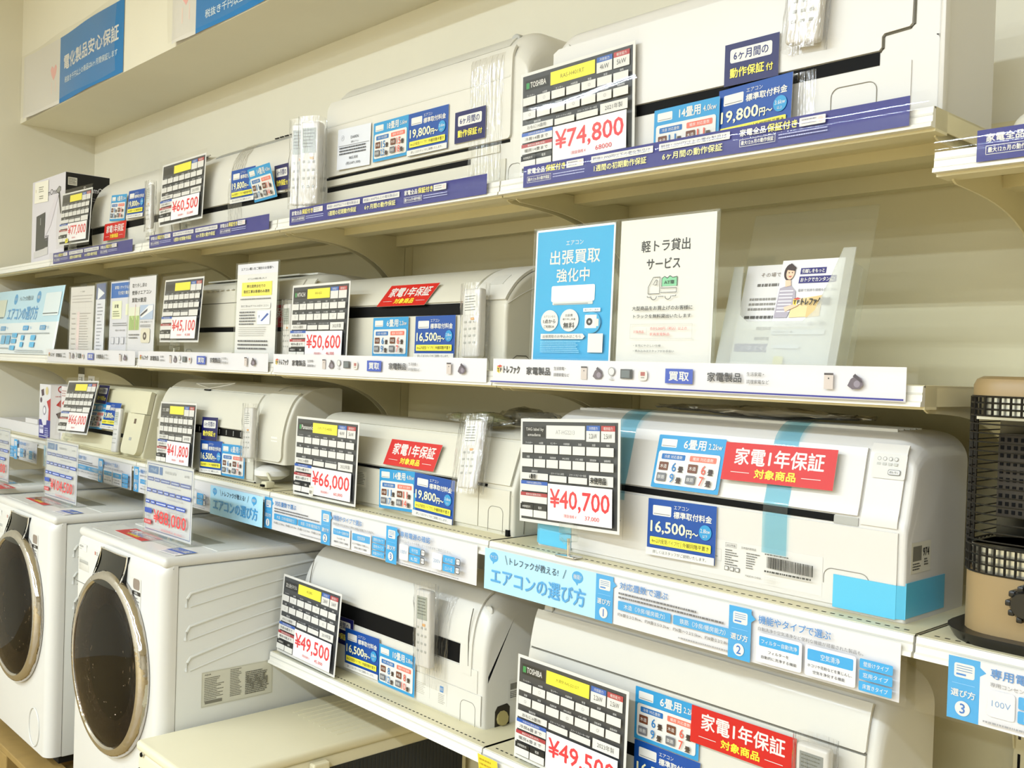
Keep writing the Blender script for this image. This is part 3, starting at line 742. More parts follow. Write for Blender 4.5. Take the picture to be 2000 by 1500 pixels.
# ---- middle shelf
a = AC('air_conditioner', 'ivory air conditioner behind the framed yellow notice on the middle shelf', -3.20, -2.402, 1.462, S_MID, .22,
       [(.02, 0), (.004, .02), (0, .06), (.001, .11), (.004, .17), (.012, .21), (.028, .238), (.06, .254), (.10, .259), (.18, .26)], W_IVORY, .05)
hw = a.W/2
a.part('air_outlet', .092, .106, -hw+.03, .32, .0015, DARK); a.part('front_panel', .108, .236, -hw+.008, .335, .005, W_IVORY)
a.part('panel_groove', .180, .182, -hw+.01, .33, .0058, LINE, base=.005)
a.part('side_panel', .02, .236, .342, hw-.006, .004, W_IVORY)
a.part('louver', .012, .090, -hw+.012, .33, .003, W_IVORY); a.pr('spec_label', spec_label(70, 18), -.08, .012, -.0036)
arch(a, 'pipe_cutout', -hw+.03, -hw+.075, .002, .034, -.0036)
b = MB()
for k in range(7): b.box(-.26+k*.035, -.24+k*.035, .004, .010, .2235, .226, LGREY)
b.build('indicator_marks', a.root)
b = MB(); b.box(-.33, .25, .05, .17, .258, .262, W_IVORY, .004); b.box(-.3, .3, .08, .18, .259, .266, W_IVORY, .004); b.build('top_grille', a.root)
a = AC('air_conditioner', 'ivory air conditioner with the slanted red card on the middle shelf', -2.395, -1.578, 1.440, S_MID, .23,
       [(.012, 0), (0, .02), (0, .07), (0, .13), (.004, .150), (.018, .172), (.042, .198), (.08, .221), (.13, .234), (.2, .236)], W_IVORY, .012)
hw = a.W/2
a.part('air_outlet', .123, .149, -hw+.02, .275, .0015, DARK); a.part('front_panel', .151, ('y', .13), -hw+.006, .28, .005, W_IVORY)
a.part('lower_panel', .008, .121, -hw+.012, .285, .003, W_IVORY)
a.part('side_cover', .152, ('y', .13), .292, hw-.004, .006, W_WARM, label='raised end cover with grey window')
a.part('receiver_window', .185, .206, .325, .368, .0072, LGREY, base=.006)
b = MB(); b.box(.34, .352, .086, .096, .2265, .2288, DARK); b.box(.366, .376, .088, .096, .227, .2292, DARK); b.build('indicator_marks', a.root)
arch(a, 'pipe_cutout', .315, .36, .002, .028)
b = MB(); r_ = .016
b.tube([(hw+.0004, .02, .004), (hw+.0004, .022, .026), (hw+.0004, .034, .034), (hw+.0004, .062, .034), (hw+.0004, .074, .026), (hw+.0004, .076, .004)], .0011, LINE, 5)
b.tube([(hw+.0004, .004+.18*t, .145+.02*math.sin(t*3)+.045*t) for t in [k/10 for k in range(11)]], .0009, W_WARM, 5)
b.build('side_lines', a.root)

# ---- third shelf
a = AC('air_conditioner', 'yellowed tilted-front air conditioner with a bulky right cover on the third shelf', -4.235, -3.42, 1.425, S_LOW, .19,
       [(.002, 0), (.0, .006), (.0, .015), (.016, .09), (.036, .19), (.044, .226), (.054, .237), (.075, .241), (.16, .241)], W_CREAM, .02)
hw = a.W/2
a.part('air_outlet', .060, .074, -hw+.04, .235, .0015, DARK); a.part('front_panel', .076, .226, -hw+.008, .245, .006, W_CREAM)
a.part('lower_panel', .008, .058, -hw+.012, .24, .003, W_CREAM)
a.part('side_cover', .010, .150, .262, hw-.002, .022, W_CREAM, r=.02, label='bulky rounded cream cover at the right')
a.part('side_cap', .152, .228, .262, hw-.002, .016, W_CREAM)
a.part('display_window', .115, .132, .33, .345, .0232, mat('brown_window', '#5a4636', .3), base=.022); a.part('lamp_marks', .055, .066, .318, .338, .0228, GREY, base=.022)
b = MB()
for k in range(5): b.box(hw+.0002, hw+.0012, .055, .073, .078+k*.009, .082+k*.009, DARK)
b.build('side_vents', a.root)
a.pr('spec_label', spec_label(34, 34), .20, .010, -.0042, (math.radians(-10), 0, 0))
a = AC('air_conditioner', 'cream wide air conditioner with rounded end and cut-out lower right corner', -3.29, -2.612, 1.420, S_LOW, .18,
       [(.004, 0), (0, .01), (0, .06), (0, .12), (.004, .16), (.016, .205), (.036, .245), (.07, .272), (.11, .283), (.17, .284)], W_IVORY, 0)
hw = a.W/2
o = a.body('end_section', hw, hw+.168, 0, .010, W_IVORY, z0=.068, off=.002, ends=(0, 1))
a.part('air_outlet', .124, .147, -hw+.02, hw-.03, .0015, DARK)
b = MB()
for k in range(7): b.box(-.02+k*.045, -.018+k*.045, -.0022, .002, .128, .143, GREY)
b.build('louver_vanes', a.root)
a.part('front_panel', .149, .252, -hw+.006, hw-.028, .005, W_IVORY); a.part('lower_panel', .010, .122, -hw+.008, hw-.004, .003, W_IVORY)
a.part('lid', .254, ('y', .14), -hw+.01, hw+.02, .003, W_IVORY)
a.part('side_cover', .075, .262, hw+.01, hw+.160, .008, W_IVORY, r=.02)
b = MB(); y0 = .062; b.tube([(-.18, y0, .2735), (.05, y0+.02, .282), (-.04, y0-.022, .262), (-.18, y0, .2735)], .0015, RAIL, 6); b.box(-.07, -.03, .035, .04, .255, .259, DARK); b.build('lid_mark', a.root)
b = MB(); b.box(-hw+.006, hw, .002, .004, .0005, .004, DARK); b.build('base_gap', a.root)
b = MB()
for k, z in enumerate((.168, .178)): b.box(hw+.10, hw+.135, -.0075, -.006, z-.04, z-.034, RAIL, .001)
b.build('indicator_marks', a.root)
t = thing('power_cord', 'cream power cord with plug and white foam lying under the cut-out corner', 'power cord', (-2.56, 1.425, S_LOW))
b = MB(); b.tube([(-.04, .09, .035), (-.02, .02, .040), (.02, -.004, .036), (.05, -.01, .02), (.062, -.018, .016)], .004, W_CREAM, 8); b.build('cord', t)
b = MB(); b.box(.048, .078, -.040, -.012, .002, .020, W_CREAM, .004); b.box(.055, .072, -.046, -.040, .006, .012, DARK); b.build('plug', t)
b = MB(); b.lathe([(0, .014), (.03, .016), (.05, .028), (.05, .042), (.03, .054), (0, .056)], mat('foam_white', '#efece4', .9, noise=.1, nscale=40), (-.015, .03, 0), 20, 'z', 1.0); b.build('foam', t)
a = AC('air_conditioner', 'pale air conditioner with leaning front left of the taped new unit', -2.335, -1.532, 1.438, S_LOW, .19,
       [(.002, 0), (0, .012), (0, .05), (0, .095), (.006, .118), (.022, .165), (.034, .2), (.042, .208), (.06, .216), (.09, .219), (.17, .219)], W_IVORY, .03)
hw = a.W/2
a.part('air_outlet', .098, .104, -hw+.012, .315, .0016, DARK); a.part('front_panel', .106, .196, -hw+.006, hw-.012, .005, W_IVORY)
a.part('lower_panel', .010, .096, -hw+.008, .29, .004, W_IVORY); a.part('end_panel', .010, .096, .293, hw-.01, .004, W_IVORY)
a.part('top_rim', .202, ('y', .1), -hw+.012, hw-.014, .003, W_IVORY)
a.pr('spec_label', spec_label(110, 42), -.19, .045, -.0046)
arch(a, 'pipe_cutout', .325, .372, .004, .055, -.0046)
b = MB(); b.tube([(hw+.0004, .03, .004), (hw+.0004, .032, .04), (hw+.0004, .045, .05), (hw+.0004, .075, .05)], .0010, LINE, 5); b.box(.383, .392, -.006, .01, .0, .014, DARK); b.build('side_lines', a.root)
a = AC('air_conditioner', 'new white air conditioner with blue transit tapes on the third shelf', -1.435, -.668, 1.413, S_LOW, .20,
       [(.004, 0), (0, .010), (0, .07), (0, .14), (.006, .165), (.018, .215), (.026, .247), (.034, .26), (.052, .273), (.08, .279), (.17, .279)], W_COOL, .045, .006)
hw = a.W/2
a.part('air_outlet', .136, .147, -hw+.012, .268, .0015, DARK); a.part('outlet_end', .134, .146, .268, .308, .002, GREY)
a.part('front_panel', .149, .250, -hw+.012, .308, .006, W_COOL); a.part('lower_panel', .010, .132, -hw+.01, hw-.012, .003, W_COOL)
a.part('end_panel', .138, .258, .312, hw-.014, .003, W_COOL)
b = MB()
for k in range(5): b.box(-hw+.05, hw-.05, .062+k*.02, .065+k*.02, .2735+.001*k, .2815, LGREY)
b.build('top_grille', a.root)
p = Print(52, 38, '#cfcdc8', t=.2, r=3, edge='#cfcdc8')
for k in range(4): p.circ(9+k*9, 8, 3, '#8a8a86'); p.circ(9+k*9, 8, 2.3, '#cfcdc8'); p.rect(6+k*9, 14, 12+k*9, 18, '#b4b4ae', 1)
p.rect(26, 24, 45, 32, '#6b6b68', 2); p.rect(26.8, 24.8, 44.2, 31.2, '#dedcd7', 2); p.text('運転/停止', 28, 26, 43, 30, '#5a5a5a')
a.pr('control_display', p, .345, .209, .0115, (math.radians(-13.5), 0, 0))
p = Print(250, 60, '#d9d6d1', t=.15, edge='#d9d6d1')
p.text('HG2213-W', 8, 3, 40, 9, '#7a7a78'); p.frame(8, 16, 62, 36, '#b9b7b0', .4); p.lines(10, 19, 50, 4, 4.5, 1.6, '#8b8b88'); p.frame(70, 3, 92, 10, '#8b8b88', .4); p.text('2022年製', 72, 4.6, 90, 8.8, '#777777')
p.lines(70, 14, 26, 7, 4, 1.7, '#6a6a66', .5); p.text('日本国内専用品', 102, 5, 130, 9, '#777777'); p.lines(112, 14, 26, 7, 4, 1.7, '#6a6a66', .6)
for k in range(3): p.rect(70+k*11, 42, 78+k*11, 49, '#55554f'); p.rect(71+k*11, 43, 77+k*11, 48, '#d9d6d1')
p.text('MADE IN CHINA', 112, 50, 142, 53, '#777777')
xx = 152
while xx < 238: d = random.choice((.7, 1.1, 1.8)); p.rect(xx, 14, xx+d, 32, '#1d1d1d'); xx += d+random.choice((.7, 1.2))
p.lines(152, 8, 44, 1, 3, 2.2, '#666660', 0); p.lines(152, 35, 84, 1, 3, 3, '#4a4a46', 0); p.lines(152, 46, 22, 4, 2.6, .6, '#c4c2bb', 0)
a.pr('spec_print', p, .128, .018, -.0036)
p = Print(120, 40, '#d9d6d1', t=.15, edge='#d9d6d1'); p.rect(8, 10, 22, 24, '#2b2b2b'); p.poly([(18, 13), (11, 17), (18, 21)], '#d9d6d1'); p.text('使用前', 64, 2, 76, 5, '#666660'); p.lines(26, 12, 54, 5, 4.2, 2, '#6b6b66'); p.poly([(50, 3), (55, 10), (45, 10)], '#777770'); p.lines(86, 4, 30, 3, 4, 2, '#6b6b66')
a.pr('caution_print', p, -.215, .045, -.0036)
arch(a, 'pipe_cutout', .255, .33, .04, .024, -.0036)
TAPE = mat('blue_tape', '#58b9dd', .3); TAPEB = film('blue_tape_film', .9, .06, tint='#c2e8f5', base=.01)
a.part('transit_tape', .07, ('y', .075), .145, .190, .0072, TAPEB, base=.0068, label='blue tape over the panel gap')
a.part('transit_tape', .12, ('y', .075), -.196, -.150, .0072, TAPEB, base=.0068)
def corner_tape(x0, x1, z0, z1, side, s):
    b = MB(); b.box(x0, x1, -.0046, -.0036, z0, z1, TAPE)
    xe = s*(hw+.0006); b.box(xe-.0004, xe+.0006, .002, side, z0+.002, z1+.004, TAPE)
    b.prism([(s*(hw-.012), -.0046), (s*(hw+.0011), .0025), (s*(hw+.0003), .0025), (s*(hw-.012), -.0038)], 'z', z0+.001, z1, TAPE)
    o = b.build('transit_tape', a.root); return o
corner_tape(.272, hw-.011, .006, .056, .13, 1); corner_tape(-hw+.011, -.285, .006, .066, .1, -1)
p = Print(64, 46, '#dcd8c8', t=.2); p.rect(6, 6, 34, 28, '#77756c'); p.lines(6, 31, 30, 3, 4, 2, '#4a4a46'); p.text('974', 38, 10, 58, 22, INK, .4); p.lines(42, 26, 14, 3, 4, 2, '#4a4a46')
a.pr('stock_sticker', p, hw+.0008, .072, .046, (0, 0, math.radians(90)))

# ---- lowest shelf
a = AC('air_conditioner', 'white air conditioner with wide black outlet and the 887 sticker on the lowest shelf', -2.36, -1.603, 1.432, S_BASE, .20,
       [(.004, 0), (0, .012), (0, .07), (0, .14), (.003, .19), (.014, .236), (.034, .268), (.062, .286), (.1, .291), (.17, .291)], W_WARM, .055, .012)
hw = a.W/2
a.part('air_outlet', .128, .171, -hw+.10, .295, .0012, DARK)
a.part('front_panel', .174, ('y', .055), -hw+.035, hw-.04, .004, W_WARM); a.part('lower_panel', .075, .125, -hw+.012, hw-.02, .002, W_WARM)
a.part('outlet_end', .110, .174, .30, hw-.04, .0035, W_WARM); a.part('base_panel', .008, .073, -hw+.010, hw-.006, .002, W_WARM)
for s_ in (-1, 1):
    b = MB(); b.tube([(s_*(hw-.05)-.002*math.sin(t*3), -.003+.03*max(0, t-.5)**1.5, .13+.125*t) for t in [k/8 for k in range(9)]], .0012, LINE, 5); b.build('panel_groove', a.root)
a.part('clear_wrap', .05, .26, .17, .26, .0062, WRAP, base=.0055)
b = MB(); b.lathe([(0, -.0025), (.010, -.002), (.012, 0)], LGREY, (hw-.024, .03, .252), 16); b.build('round_sensor', a.root)
b = MB()
for k in range(4): b.box(.17+k*.03, .19+k*.03, .034, .037, .262, .264, GREY)
b.box(.265, .29, .026, .032, .248, .262, LGREY, .001); b.build('indicator_marks', a.root)
p = Print(34, 46, '#d9d6cd', t=.2, edge='#d9d6cd'); p.rect(9, 4, 22, 18, '#3e86c4', 1.5); p.text('eco', 11, 8, 20, 14, WHT); p.lines(4, 22, 26, 6, 4, 1.6, '#b0aca0')
a.pr('eco_label', p, .24, .020, -.0026)
p = Print(70, 34, '#d7d4cb', t=.2, edge='#d7d4cb'); p.lines(4, 4, 60, 7, 4, 1.6, '#b6b2a6'); a.pr('spec_label', p, .16, .022, -.0026)
arch(a, 'pipe_cutout', .305, .355, .002, .05, -.0026)
p = Print(66, 46, '#d5d2c9', t=.2, edge='#d5d2c9'); p.rect(6, 8, 32, 22, '#77756c'); p.lines(6, 26, 30, 4, 4, 2, '#4a4a46'); p.text('887', 38, 12, 60, 24, INK, .4); p.lines(44, 28, 10, 1, 4, 2, '#4a4a46')
a.pr('stock_sticker', p, hw+.0008, .05, .105, (0, 0, math.radians(90)))
b = MB(); b.prism([(.035, 0), (.035, .034), (.042, .044), (.07, .046), (.078, .038), (.078, 0)], 'x', hw-.002, hw+.0012, mat('pipe_hole_shadow', '#2c2618', .8))
b.tube([(hw-.002, .055, .016), (hw+.006, .055, .018)], .016, mat('pipe_foam', '#a89a62', .8), 10); b.build('pipe_opening', a.root)
a = AC('air_conditioner', 'large white glossy air conditioner cut off at the bottom right of the lowest shelf', -1.478, -.708, 1.434, S_BASE, .185,
       [(.010, 0), (.001, .02), (0, .07), (0, .14), (.0, .20), (.004, .235), (.014, .275), (.03, .303), (.055, .318), (.09, .322), (.16, .322)], W_WARM, .06, .012)
hw = a.W/2
a.part('front_panel', .218, .289, -hw+.016, hw-.02, .005, mat('plastic_gloss_white', '#d2cfc6', .12), r=.004)
a.part('panel_gap', .2145, .2175, -hw+.016, hw-.02, .0012, LINE)
a.part('lower_panel', .10, .214, -hw+.016, hw-.02, .004, mat('plastic_gloss_white', '#d2cfc6', .12)); a.part('air_outlet', .075, .098, -hw+.03, hw-.12, .0012, DARK)
b = MB(); b.lathe([(.0, -.001), (.006, -.001), (.011, -.003), (.0125, 0)], LGREY, (-hw+.043, .022, .296), 20); b.build('round_sensor', a.root)

# ------------------------------------------------------------------ cards taped to the air conditioners
def st(me, name, label, cat, h, x, y, z, ny, yaw=0, pit=0, rol=0, group=None):
    k = ny/y
    return sticker(me, name, label, cat, h, x*k, ny, z*k, yaw, pit, rol, group)
F198 = fee_art('19,800', '3.6kw', '以上'); F165 = fee_art('16,500', '2.8kw', '以下')
MON = month_art(); RD = red_art(); RDS = red_art(64, 14)
def fee(me, lab, *a, **k): st(me, 'installation_fee_card', 'dark blue '+lab, 'fee card', .100, *a, **k)
def size(n, kw, vals, lab, *a, **k): st(size_art(n, kw, *vals), 'room_size_card', 'light blue '+lab, 'room size card', .096, *a, **k)
def mon(lab, *a, **k): st(MON, 'six_month_card', 'navy '+lab, 'guarantee card', .070, *a, **k)
def red(lab, *a, me=None, **k): st(me or RD, 'one_year_warranty_card', 'red '+lab, 'warranty card', .064, *a, **k)
size('8', '2.5kw', ('8', '12', '8', '10'), 'room size card on the unit beside the shower head carton', -3.686, 1.422, .545, 1.427, pit=2.5, rol=-3.5)
fee(F198, 'fee card on the unit beside the shower head carton', -3.526, 1.423, .544, 1.4275, pit=3.2, rol=-1.7)
red('one-year warranty card low on the unit beside the shower head carton', -3.680, 1.409, .458, 1.424, pit=4, rol=-.5)
fee(F198, 'fee card half under a tilted light blue card on the top shelf', -2.753, 1.431, .523, 1.4305, pit=.5, rol=-.5)
size('14', '4.0kw', ('11', '17', '11', '14'), 'fourteen-mat card tilted over a fee card on the top shelf', -2.615, 1.419, .512, 1.4185, -2.7, -15.5, .9)
mon('six-month card bent at the end of the tilted card on the top shelf', -2.524, 1.431, .520, 1.4245, -8, -5, -2.9)
size('18', '5.6kw', ('15', '23', '15', '18'), 'eighteen-mat room size card on the grey-banded unit', -1.991, 1.42, .547, 1.4255)
fee(F198, '19,800 yen fee card on the grey-banded unit beside the eighteen-mat card', -1.845, 1.42, .544, 1.426, yaw=.8)
mon('six-month card on the grey-banded unit', -1.694, 1.42, .534, 1.426)
p = Print(143, 104, '#d8dbe4'); p.circ(22, 24, 7, '#777a86'); p.circ(22, 24, 6.2, '#d8dbe4'); p.text('ダ', 18, 20, 26, 28, '#777a86')
p.text('DAIKIN', 58, 22, 92, 29, '#33353c'); p.text('壁掛エアコン', 60, 35, 94, 40, '#55575e'); p.rect(6, 44, 138, 44.8, '#55575e'); p.lines(10, 48, 116, 3, 7.5, 4, '#55575e', .05)
p.text('¥65,000', 54, 74, 92, 82, '#33353c'); p.text('(税込¥71,500)', 42, 87, 104, 96, '#33353c')
b = MB(); me = p.mesh('data_sheet')
st(me, 'data_sheet', 'pale grey data sheet with two prices on the grey-banded unit', 'data sheet', .104, -2.150, 1.42, .550, 1.424, yaw=1.5, rol=-1)
mon('six-month card on the large white unit at upper right', -.976, 1.43, .532, 1.4035)
size('14', '4.0kw', ('11', '17', '11', '14'), 'fourteen-mat card on the large white unit, half behind the purple strip', -1.089, 1.404, .425, 1.400, -2)
fee(F198, '19,800 yen card on the large white unit, half behind the purple strip', -.966, 1.427, .443, 1.397, -4, 3, 1)
red('warranty card mostly hidden behind the framed yellow notice', -2.593, 1.45, .130, 1.4525, pit=3)
red('slanted one-year warranty card on the middle shelf unit', -1.955, 1.458, .171, 1.447, 0, 33, me=RDS)
size('6', '2.2kw', ('6', '9', '6', '7'), 'six-mat room size card below the slanted red card', -1.983, 1.43, .068, 1.431, pit=1, rol=.5)
fee(F165, '16,500 yen fee card left of the wrapped remote on the middle shelf', -1.813, 1.433, .067, 1.431, pit=1, rol=.4)
mon('six-month card at the top of the yellowed unit', -3.817, 1.432, -.145, 1.443, pit=11.6)
size('18', '5.6kw', ('15', '23', '15', '18'), 'room size card on the yellowed unit', -3.833, 1.419, -.229, 1.426, pit=12, rol=1.7)
fee(F198, 'shiny fee card on the yellowed unit', -3.698, 1.419, -.22, 1.428, pit=12, rol=.8)
mon('six-month card over the outlet of the round unit with cut-out corner', -2.904, 1.42, -.215, 1.408, pit=3, rol=1.5)
fee(F165, '16,500 yen fee card on the round unit with cut-out corner', -2.893, 1.422, -.302, 1.411, pit=1, rol=2)
size('6', '2.2kw', ('6', '9', '6', '7'), 'room size card on the round unit with cut-out corner', -2.744, 1.419, -.301, 1.411, pit=1, rol=1.2)
red('one-year warranty card on the leaning unit left of the taped unit', -1.882, 1.431, -.210, 1.438, pit=17, me=red_art(64, 9))
size('14', '4.0kw', ('11', '17', '11', '14'), 'fourteen-mat room size card on the leaning unit left of the taped unit', -1.941, 1.434, -.3, 1.4275, pit=.5, rol=1.8)
fee(F198, '19,800 yen fee card on the leaning unit left of the taped unit', -1.8, 1.434, -.303, 1.4275, rol=-2)
size('6', '2.2kw', ('6', '9', '6', '7'), 'six-mat room size card beside the biggest red card on the taped unit', -1.061, 1.407, -.155, 1.415, pit=13.6, rol=.4)
red('one-year warranty card across the blue tape of the new unit', -.883, 1.405, -.141, 1.411, pit=13.6, rol=.7)
fee(F165, '16,500 yen fee card below the black slot of the taped new unit', -1.073, 1.409, -.274, 1.4045, pit=1.5, rol=.9)
mon('six-month card mostly hidden behind the left 49,500 yen card', -2.155, 1.43, -.684, 1.4255)
fee(F165, '16,500 yen fee card on the unit with the 887 sticker', -2.051, 1.422, -.718, 1.4235, rol=1)
size('10', '2.8kw', ('8', '12', '8', '10'), 'ten-mat room size card on the unit with the 887 sticker', -1.905, 1.421, -.724, 1.4235)
size('6', '2.2kw', ('6', '9', '6', '7'), 'six-mat room size card on the bottom right unit', -1.095, 1.415, -.619, 1.4255)
red('one-year warranty card on the bottom right unit', -.946, 1.426, -.609, 1.422, pit=2)
fee(F165, '16,500 yen fee card cut off by the photo bottom', -1.092, 1.415, -.718, 1.4255)

# ------------------------------------------------------------------ price cards
price_card(price_art('', '', '¥77,000', '', '', mbg='#f2e53c'), 'glossy 77,000 yen price card on a stand before the shower head carton', -4.012, 1.383, .534, 2, 2.6, -.4, 'clear', S_TOP, bow=.012)
p = Print(30, 16, '#e3d63a', r=3); p.text('展示品', 6, 4, 24, 11, '#5c5610')
sticker(p.mesh('yellow_tag'), 'yellow_tag', 'small yellow tag clipped below the 77,000 yen card', 'tag', .016, -4.05, 1.365, .444, 0, 0, 6)
price_card(price_art('', '', '¥60,500', '55,000', '2021年製', ('', ''), note='14'), '60,500 yen price card on a clear clip on the top shelf', -3.107, 1.402, .540, 2, 3, 1.1, 'clear', S_TOP, dx=.05)
price_card(price_art('TOSHIBA', 'RAS-H401RT', '¥74,800', '68000', '2021年製', ('4kW', '5kW'), note='14'), '74,800 yen price card in a glossy sleeve before the large white unit', -1.350, 1.394, .500, 1.4, 0, 1.5, None, bow=.008, up=.014)
price_card(price_art('', '', '¥45,100', '41,000', '', ('', '')), '45,100 yen price card on a chrome clip stand on the middle shelf', -3.088, 1.402, .155, -1, 4.1, 0, 'clip', S_MID, dx=-.02, bow=.014)
price_card(price_art('HITACHI', 'RAS-AJ22', '¥50,600', '46,000', '2022年製', ('', ''), note='6'), '50,600 yen price card standing on the middle shelf', -2.271, 1.407, .105, -2, 1.6, 0, 'foot', S_MID, bow=.004)
price_card(price_art('', '', '¥66,000', '', '', ('', '')), '66,000 yen price card leaning on a clip before the yellowed unit', -3.947, 1.387, -.200, 1, 11.7, 1.7, 'clear', S_LOW, dx=-.02, bow=.012)
price_card(price_art('三菱', '', '¥41,800', '38,000', '2019年製', ('', ''), note='6'), '41,800 yen price card on the third shelf', -3.080, 1.392, -.245, -3, 3.1, 1.3, 'foot', S_LOW)
price_card(price_art('Panasonic', 'エオリア CS-402DJ2', '¥66,000', '60,000', '2022年製', ('4kW', '5kW'), note='14', dirt='note'), '66,000 yen price card with a small pasted note on the third shelf', -2.191, 1.388, -.247, -.4, 1.6, .1, 'foot', S_LOW)
price_card(price_art('TAG label by\namadana', 'AT-HG2213', '¥40,700', '37,000', '', ('2.2kW', '2.5kW'), mbg=WHT, dirt='hand'), '40,700 yen price card with handwriting on a chrome clip stand', -1.325, 1.380, -.196, -6.3, 1, 3, 'clip', S_LOW, dx=.01)
price_card(price_art('富士通ゼネラル', 'AS-J28G', '¥49,500', '45,000', '2019年製', ('2.8kW', '3.6kW'), note='10'), '49,500 yen price card at the left end of the lowest shelf', -2.242, 1.384, -.678, -1.7, 4.3, 0, 'foot', S_BASE)
price_card(price_art('TOSHIBA', '大清快 RAS-J221DT', '¥49,500', '45,000', '2023年製', ('2.2kW', '2.5kW'), note='6'), '49,500 yen price card of the year 2023 at the photo bottom', -1.305, 1.385, -.678, -1, 1.0, 0, 'foot', S_BASE, bow=.003)

# ------------------------------------------------------------------ remote controls, most of them wrapped
def remote(label, x, y, z, h=.165, wd=.048, th=.018, yaw=0, pit=0, rol=0, wrap=True, scr='#9aa096', orange=True, wrapx=1.25):
    b_, r = pose(x, y, z, h, yaw, pit, rol)
    t = thing('remote_control', label, 'remote control', b_, None, r)
    MB().box(-wd/2, wd/2, -th, 0, 0, h, W_COOL, .006, 3).build('case', t)
    p = Print(wd*720, h*300, scr, t=.2, edge='#77776f'); p.lines(3, 4, wd*600, 6, h*40, h*12, '#50554e', .2)
    place(p.mesh('screen'), 'screen', t, (0, -th-.0004, h*.62))
    b = MB()
    for r_ in range(4):
        for c in range(3):
            b.box(-wd*.32+c*wd*.26, -wd*.32+c*wd*.26+wd*.13, -th-.001, -th, h*(.50-.1*r_), h*(.53-.1*r_), GREY, .0004)
    b.build('buttons', t)
    if orange: MB().box(wd*.05, wd*.25, -th-.0014, -th, h*.54, h*.575, mat('orange_button', '#d8a060', .4), .0006).build('power_button', t, smooth=0)
    if wrap:
        b = MB(); n = 12
        rnd = random.Random(len(label))
        def fn(u, v):
            a = u*2*math.pi; rx, ry = wd*.5*wrapx, th*.9
            return (rx*math.copysign(abs(math.cos(a))**.6, math.cos(a))+rnd.uniform(-.0012, .0012), -th*.45+ry*math.copysign(abs(math.sin(a))**.6, math.sin(a))+rnd.uniform(-.0015, .0015), -.010+v*(h+.022))
        b.grid(fn, 24, 10, WRAP); b.build('plastic_wrap', t, smooth=70)
    return t
remote('wrapped white remote, left of the two standing at the cream unit', -2.362, 1.402, .525, .215, .048, .026, 28)
remote('wrapped white remote, right of the two standing at the cream unit', -2.288, 1.392, .517, .215, .056, .030, 28)
remote('wrapped remote hanging on the unit beside the shower head carton', -3.335, 1.402, .51, .15, .04, .016, 0, 0, 0, scr='#c9cbc2')
remote('white remote under plastic at the top edge of the photo', -.848, 1.3995, .600, .155, .058, .020, 2, 0, -4, scr='#d9d79c')
remote('wrapped remote peeking out beside the 50,600 yen card', -2.452, 1.432, .085, .15, .042, .016)
remote('wrapped white remote on the unit with the slanted red card', -1.652, 1.424, .096, .150, .058, .022, 0, 2, 2, scr='#dedcd6')
remote('long cream remote taped to the yellowed unit', -3.610, 1.418, -.268, .16, .045, .016, 0, 6, 2, wrap=False, scr='#c4c9bf', orange=False)
remote('wrapped white remote on the round unit with cut-out corner', -2.592, 1.398, -.207, .145, .050, .018, 0, 3, 3, scr='#dedcd6')
remote('remote wrapped in bright silver plastic left of the 40,700 yen card', -1.648, 1.424, -.190, .150, .055, .018, 0, 12, 4, scr='#dcdcd8', wrapx=1.7)
remote('white remote on the unit with the 887 sticker', -1.775, 1.412, -.594, .175, .052, .020, 0, 0, 1.5, wrap=True)
remote('white remote with dark screen at the bottom of the photo', -.797, 1.414, -.640, .145, .056, .02, 0, 0, 0, scr='#7e8484')

# ------------------------------------------------------------------ notices on the middle shelf
def a4stand(p, name, label, x, y, h, wd, yaw=0, cat='notice', pit=1):
    t = thing(name, label, cat, (x, y, S_MID+.002), None, (math.radians(-pit), 0, math.radians(yaw)))
    place(p.mesh('printed_sheet'), 'printed_sheet', t)
    b = MB()
    b.box(-wd/2-.004, wd/2+.004, .0016, .0036, 0, h+.004, ACRYL); b.box(-wd/2-.004, wd/2+.004, .0016, .012, -.0015, .0, ACRYL)
    for s in (-1, 1): b.box(s*(wd/2+.004)-.001, s*(wd/2+.004)+.001, -.003, .0036, 0, h+.004, ACRYL)
    b.build('acrylic_stand', t, smooth=0)
    MB().grid(lambda u, v: ((u-.5)*(wd+.006), -.0035-.0012*math.sin(v*2.2), v*(h+.004)), 4, 12, CLEAR).build('clear_cover', t, smooth=80)
    return t
p = Print(211, 283, '#22a3d6'); p.frame(0, 0, 211, 283, '#eef4f6', 4); p.ys = .875
p.text('エアコン', 84, 30, 130, 40, WHT); p.text('出張買取', 42, 50, 175, 82, WHT, .5); p.text('強化中', 62, 92, 150, 122, WHT, .5)
p.rect(50, 130, 166, 166, '#f2f0ea', 4); p.rect(54, 166, 162, 173, '#cfd2d0', 2); p.rect(58, 170, 150, 172, '#8f9696')
p.circ(48, 208, 24, WHT); p.text('エアコンなら', 32, 196, 64, 201, INK); p.text('1点から', 31, 205, 65, 214, INK, .2); p.text('ご利用OK', 33, 218, 63, 225, INK)
p.circ(103, 208, 25, WHT); p.text('出張費', 92, 194, 112, 200, INK); p.text('取り外し料金', 86, 203, 120, 208, INK); p.text('無料', 88, 213, 118, 226, INK, .2)
p.rect(140, 182, 184, 190, '#e9f3f6', 1); p.text('取り外し済み', 144, 184, 180, 188, INK); p.circ(163, 214, 23, '#5fbfe2'); p.circ(163, 214, 22.3, '#22a3d6'); p.rect(146, 197, 176, 226, '#e9e6dd', 1); p.circ(158, 212, 8, '#2b2b2f'); p.circ(158, 212, 3, '#b9b9b9'); p.rect(172, 206, 182, 222, '#dcd9d0', 1)
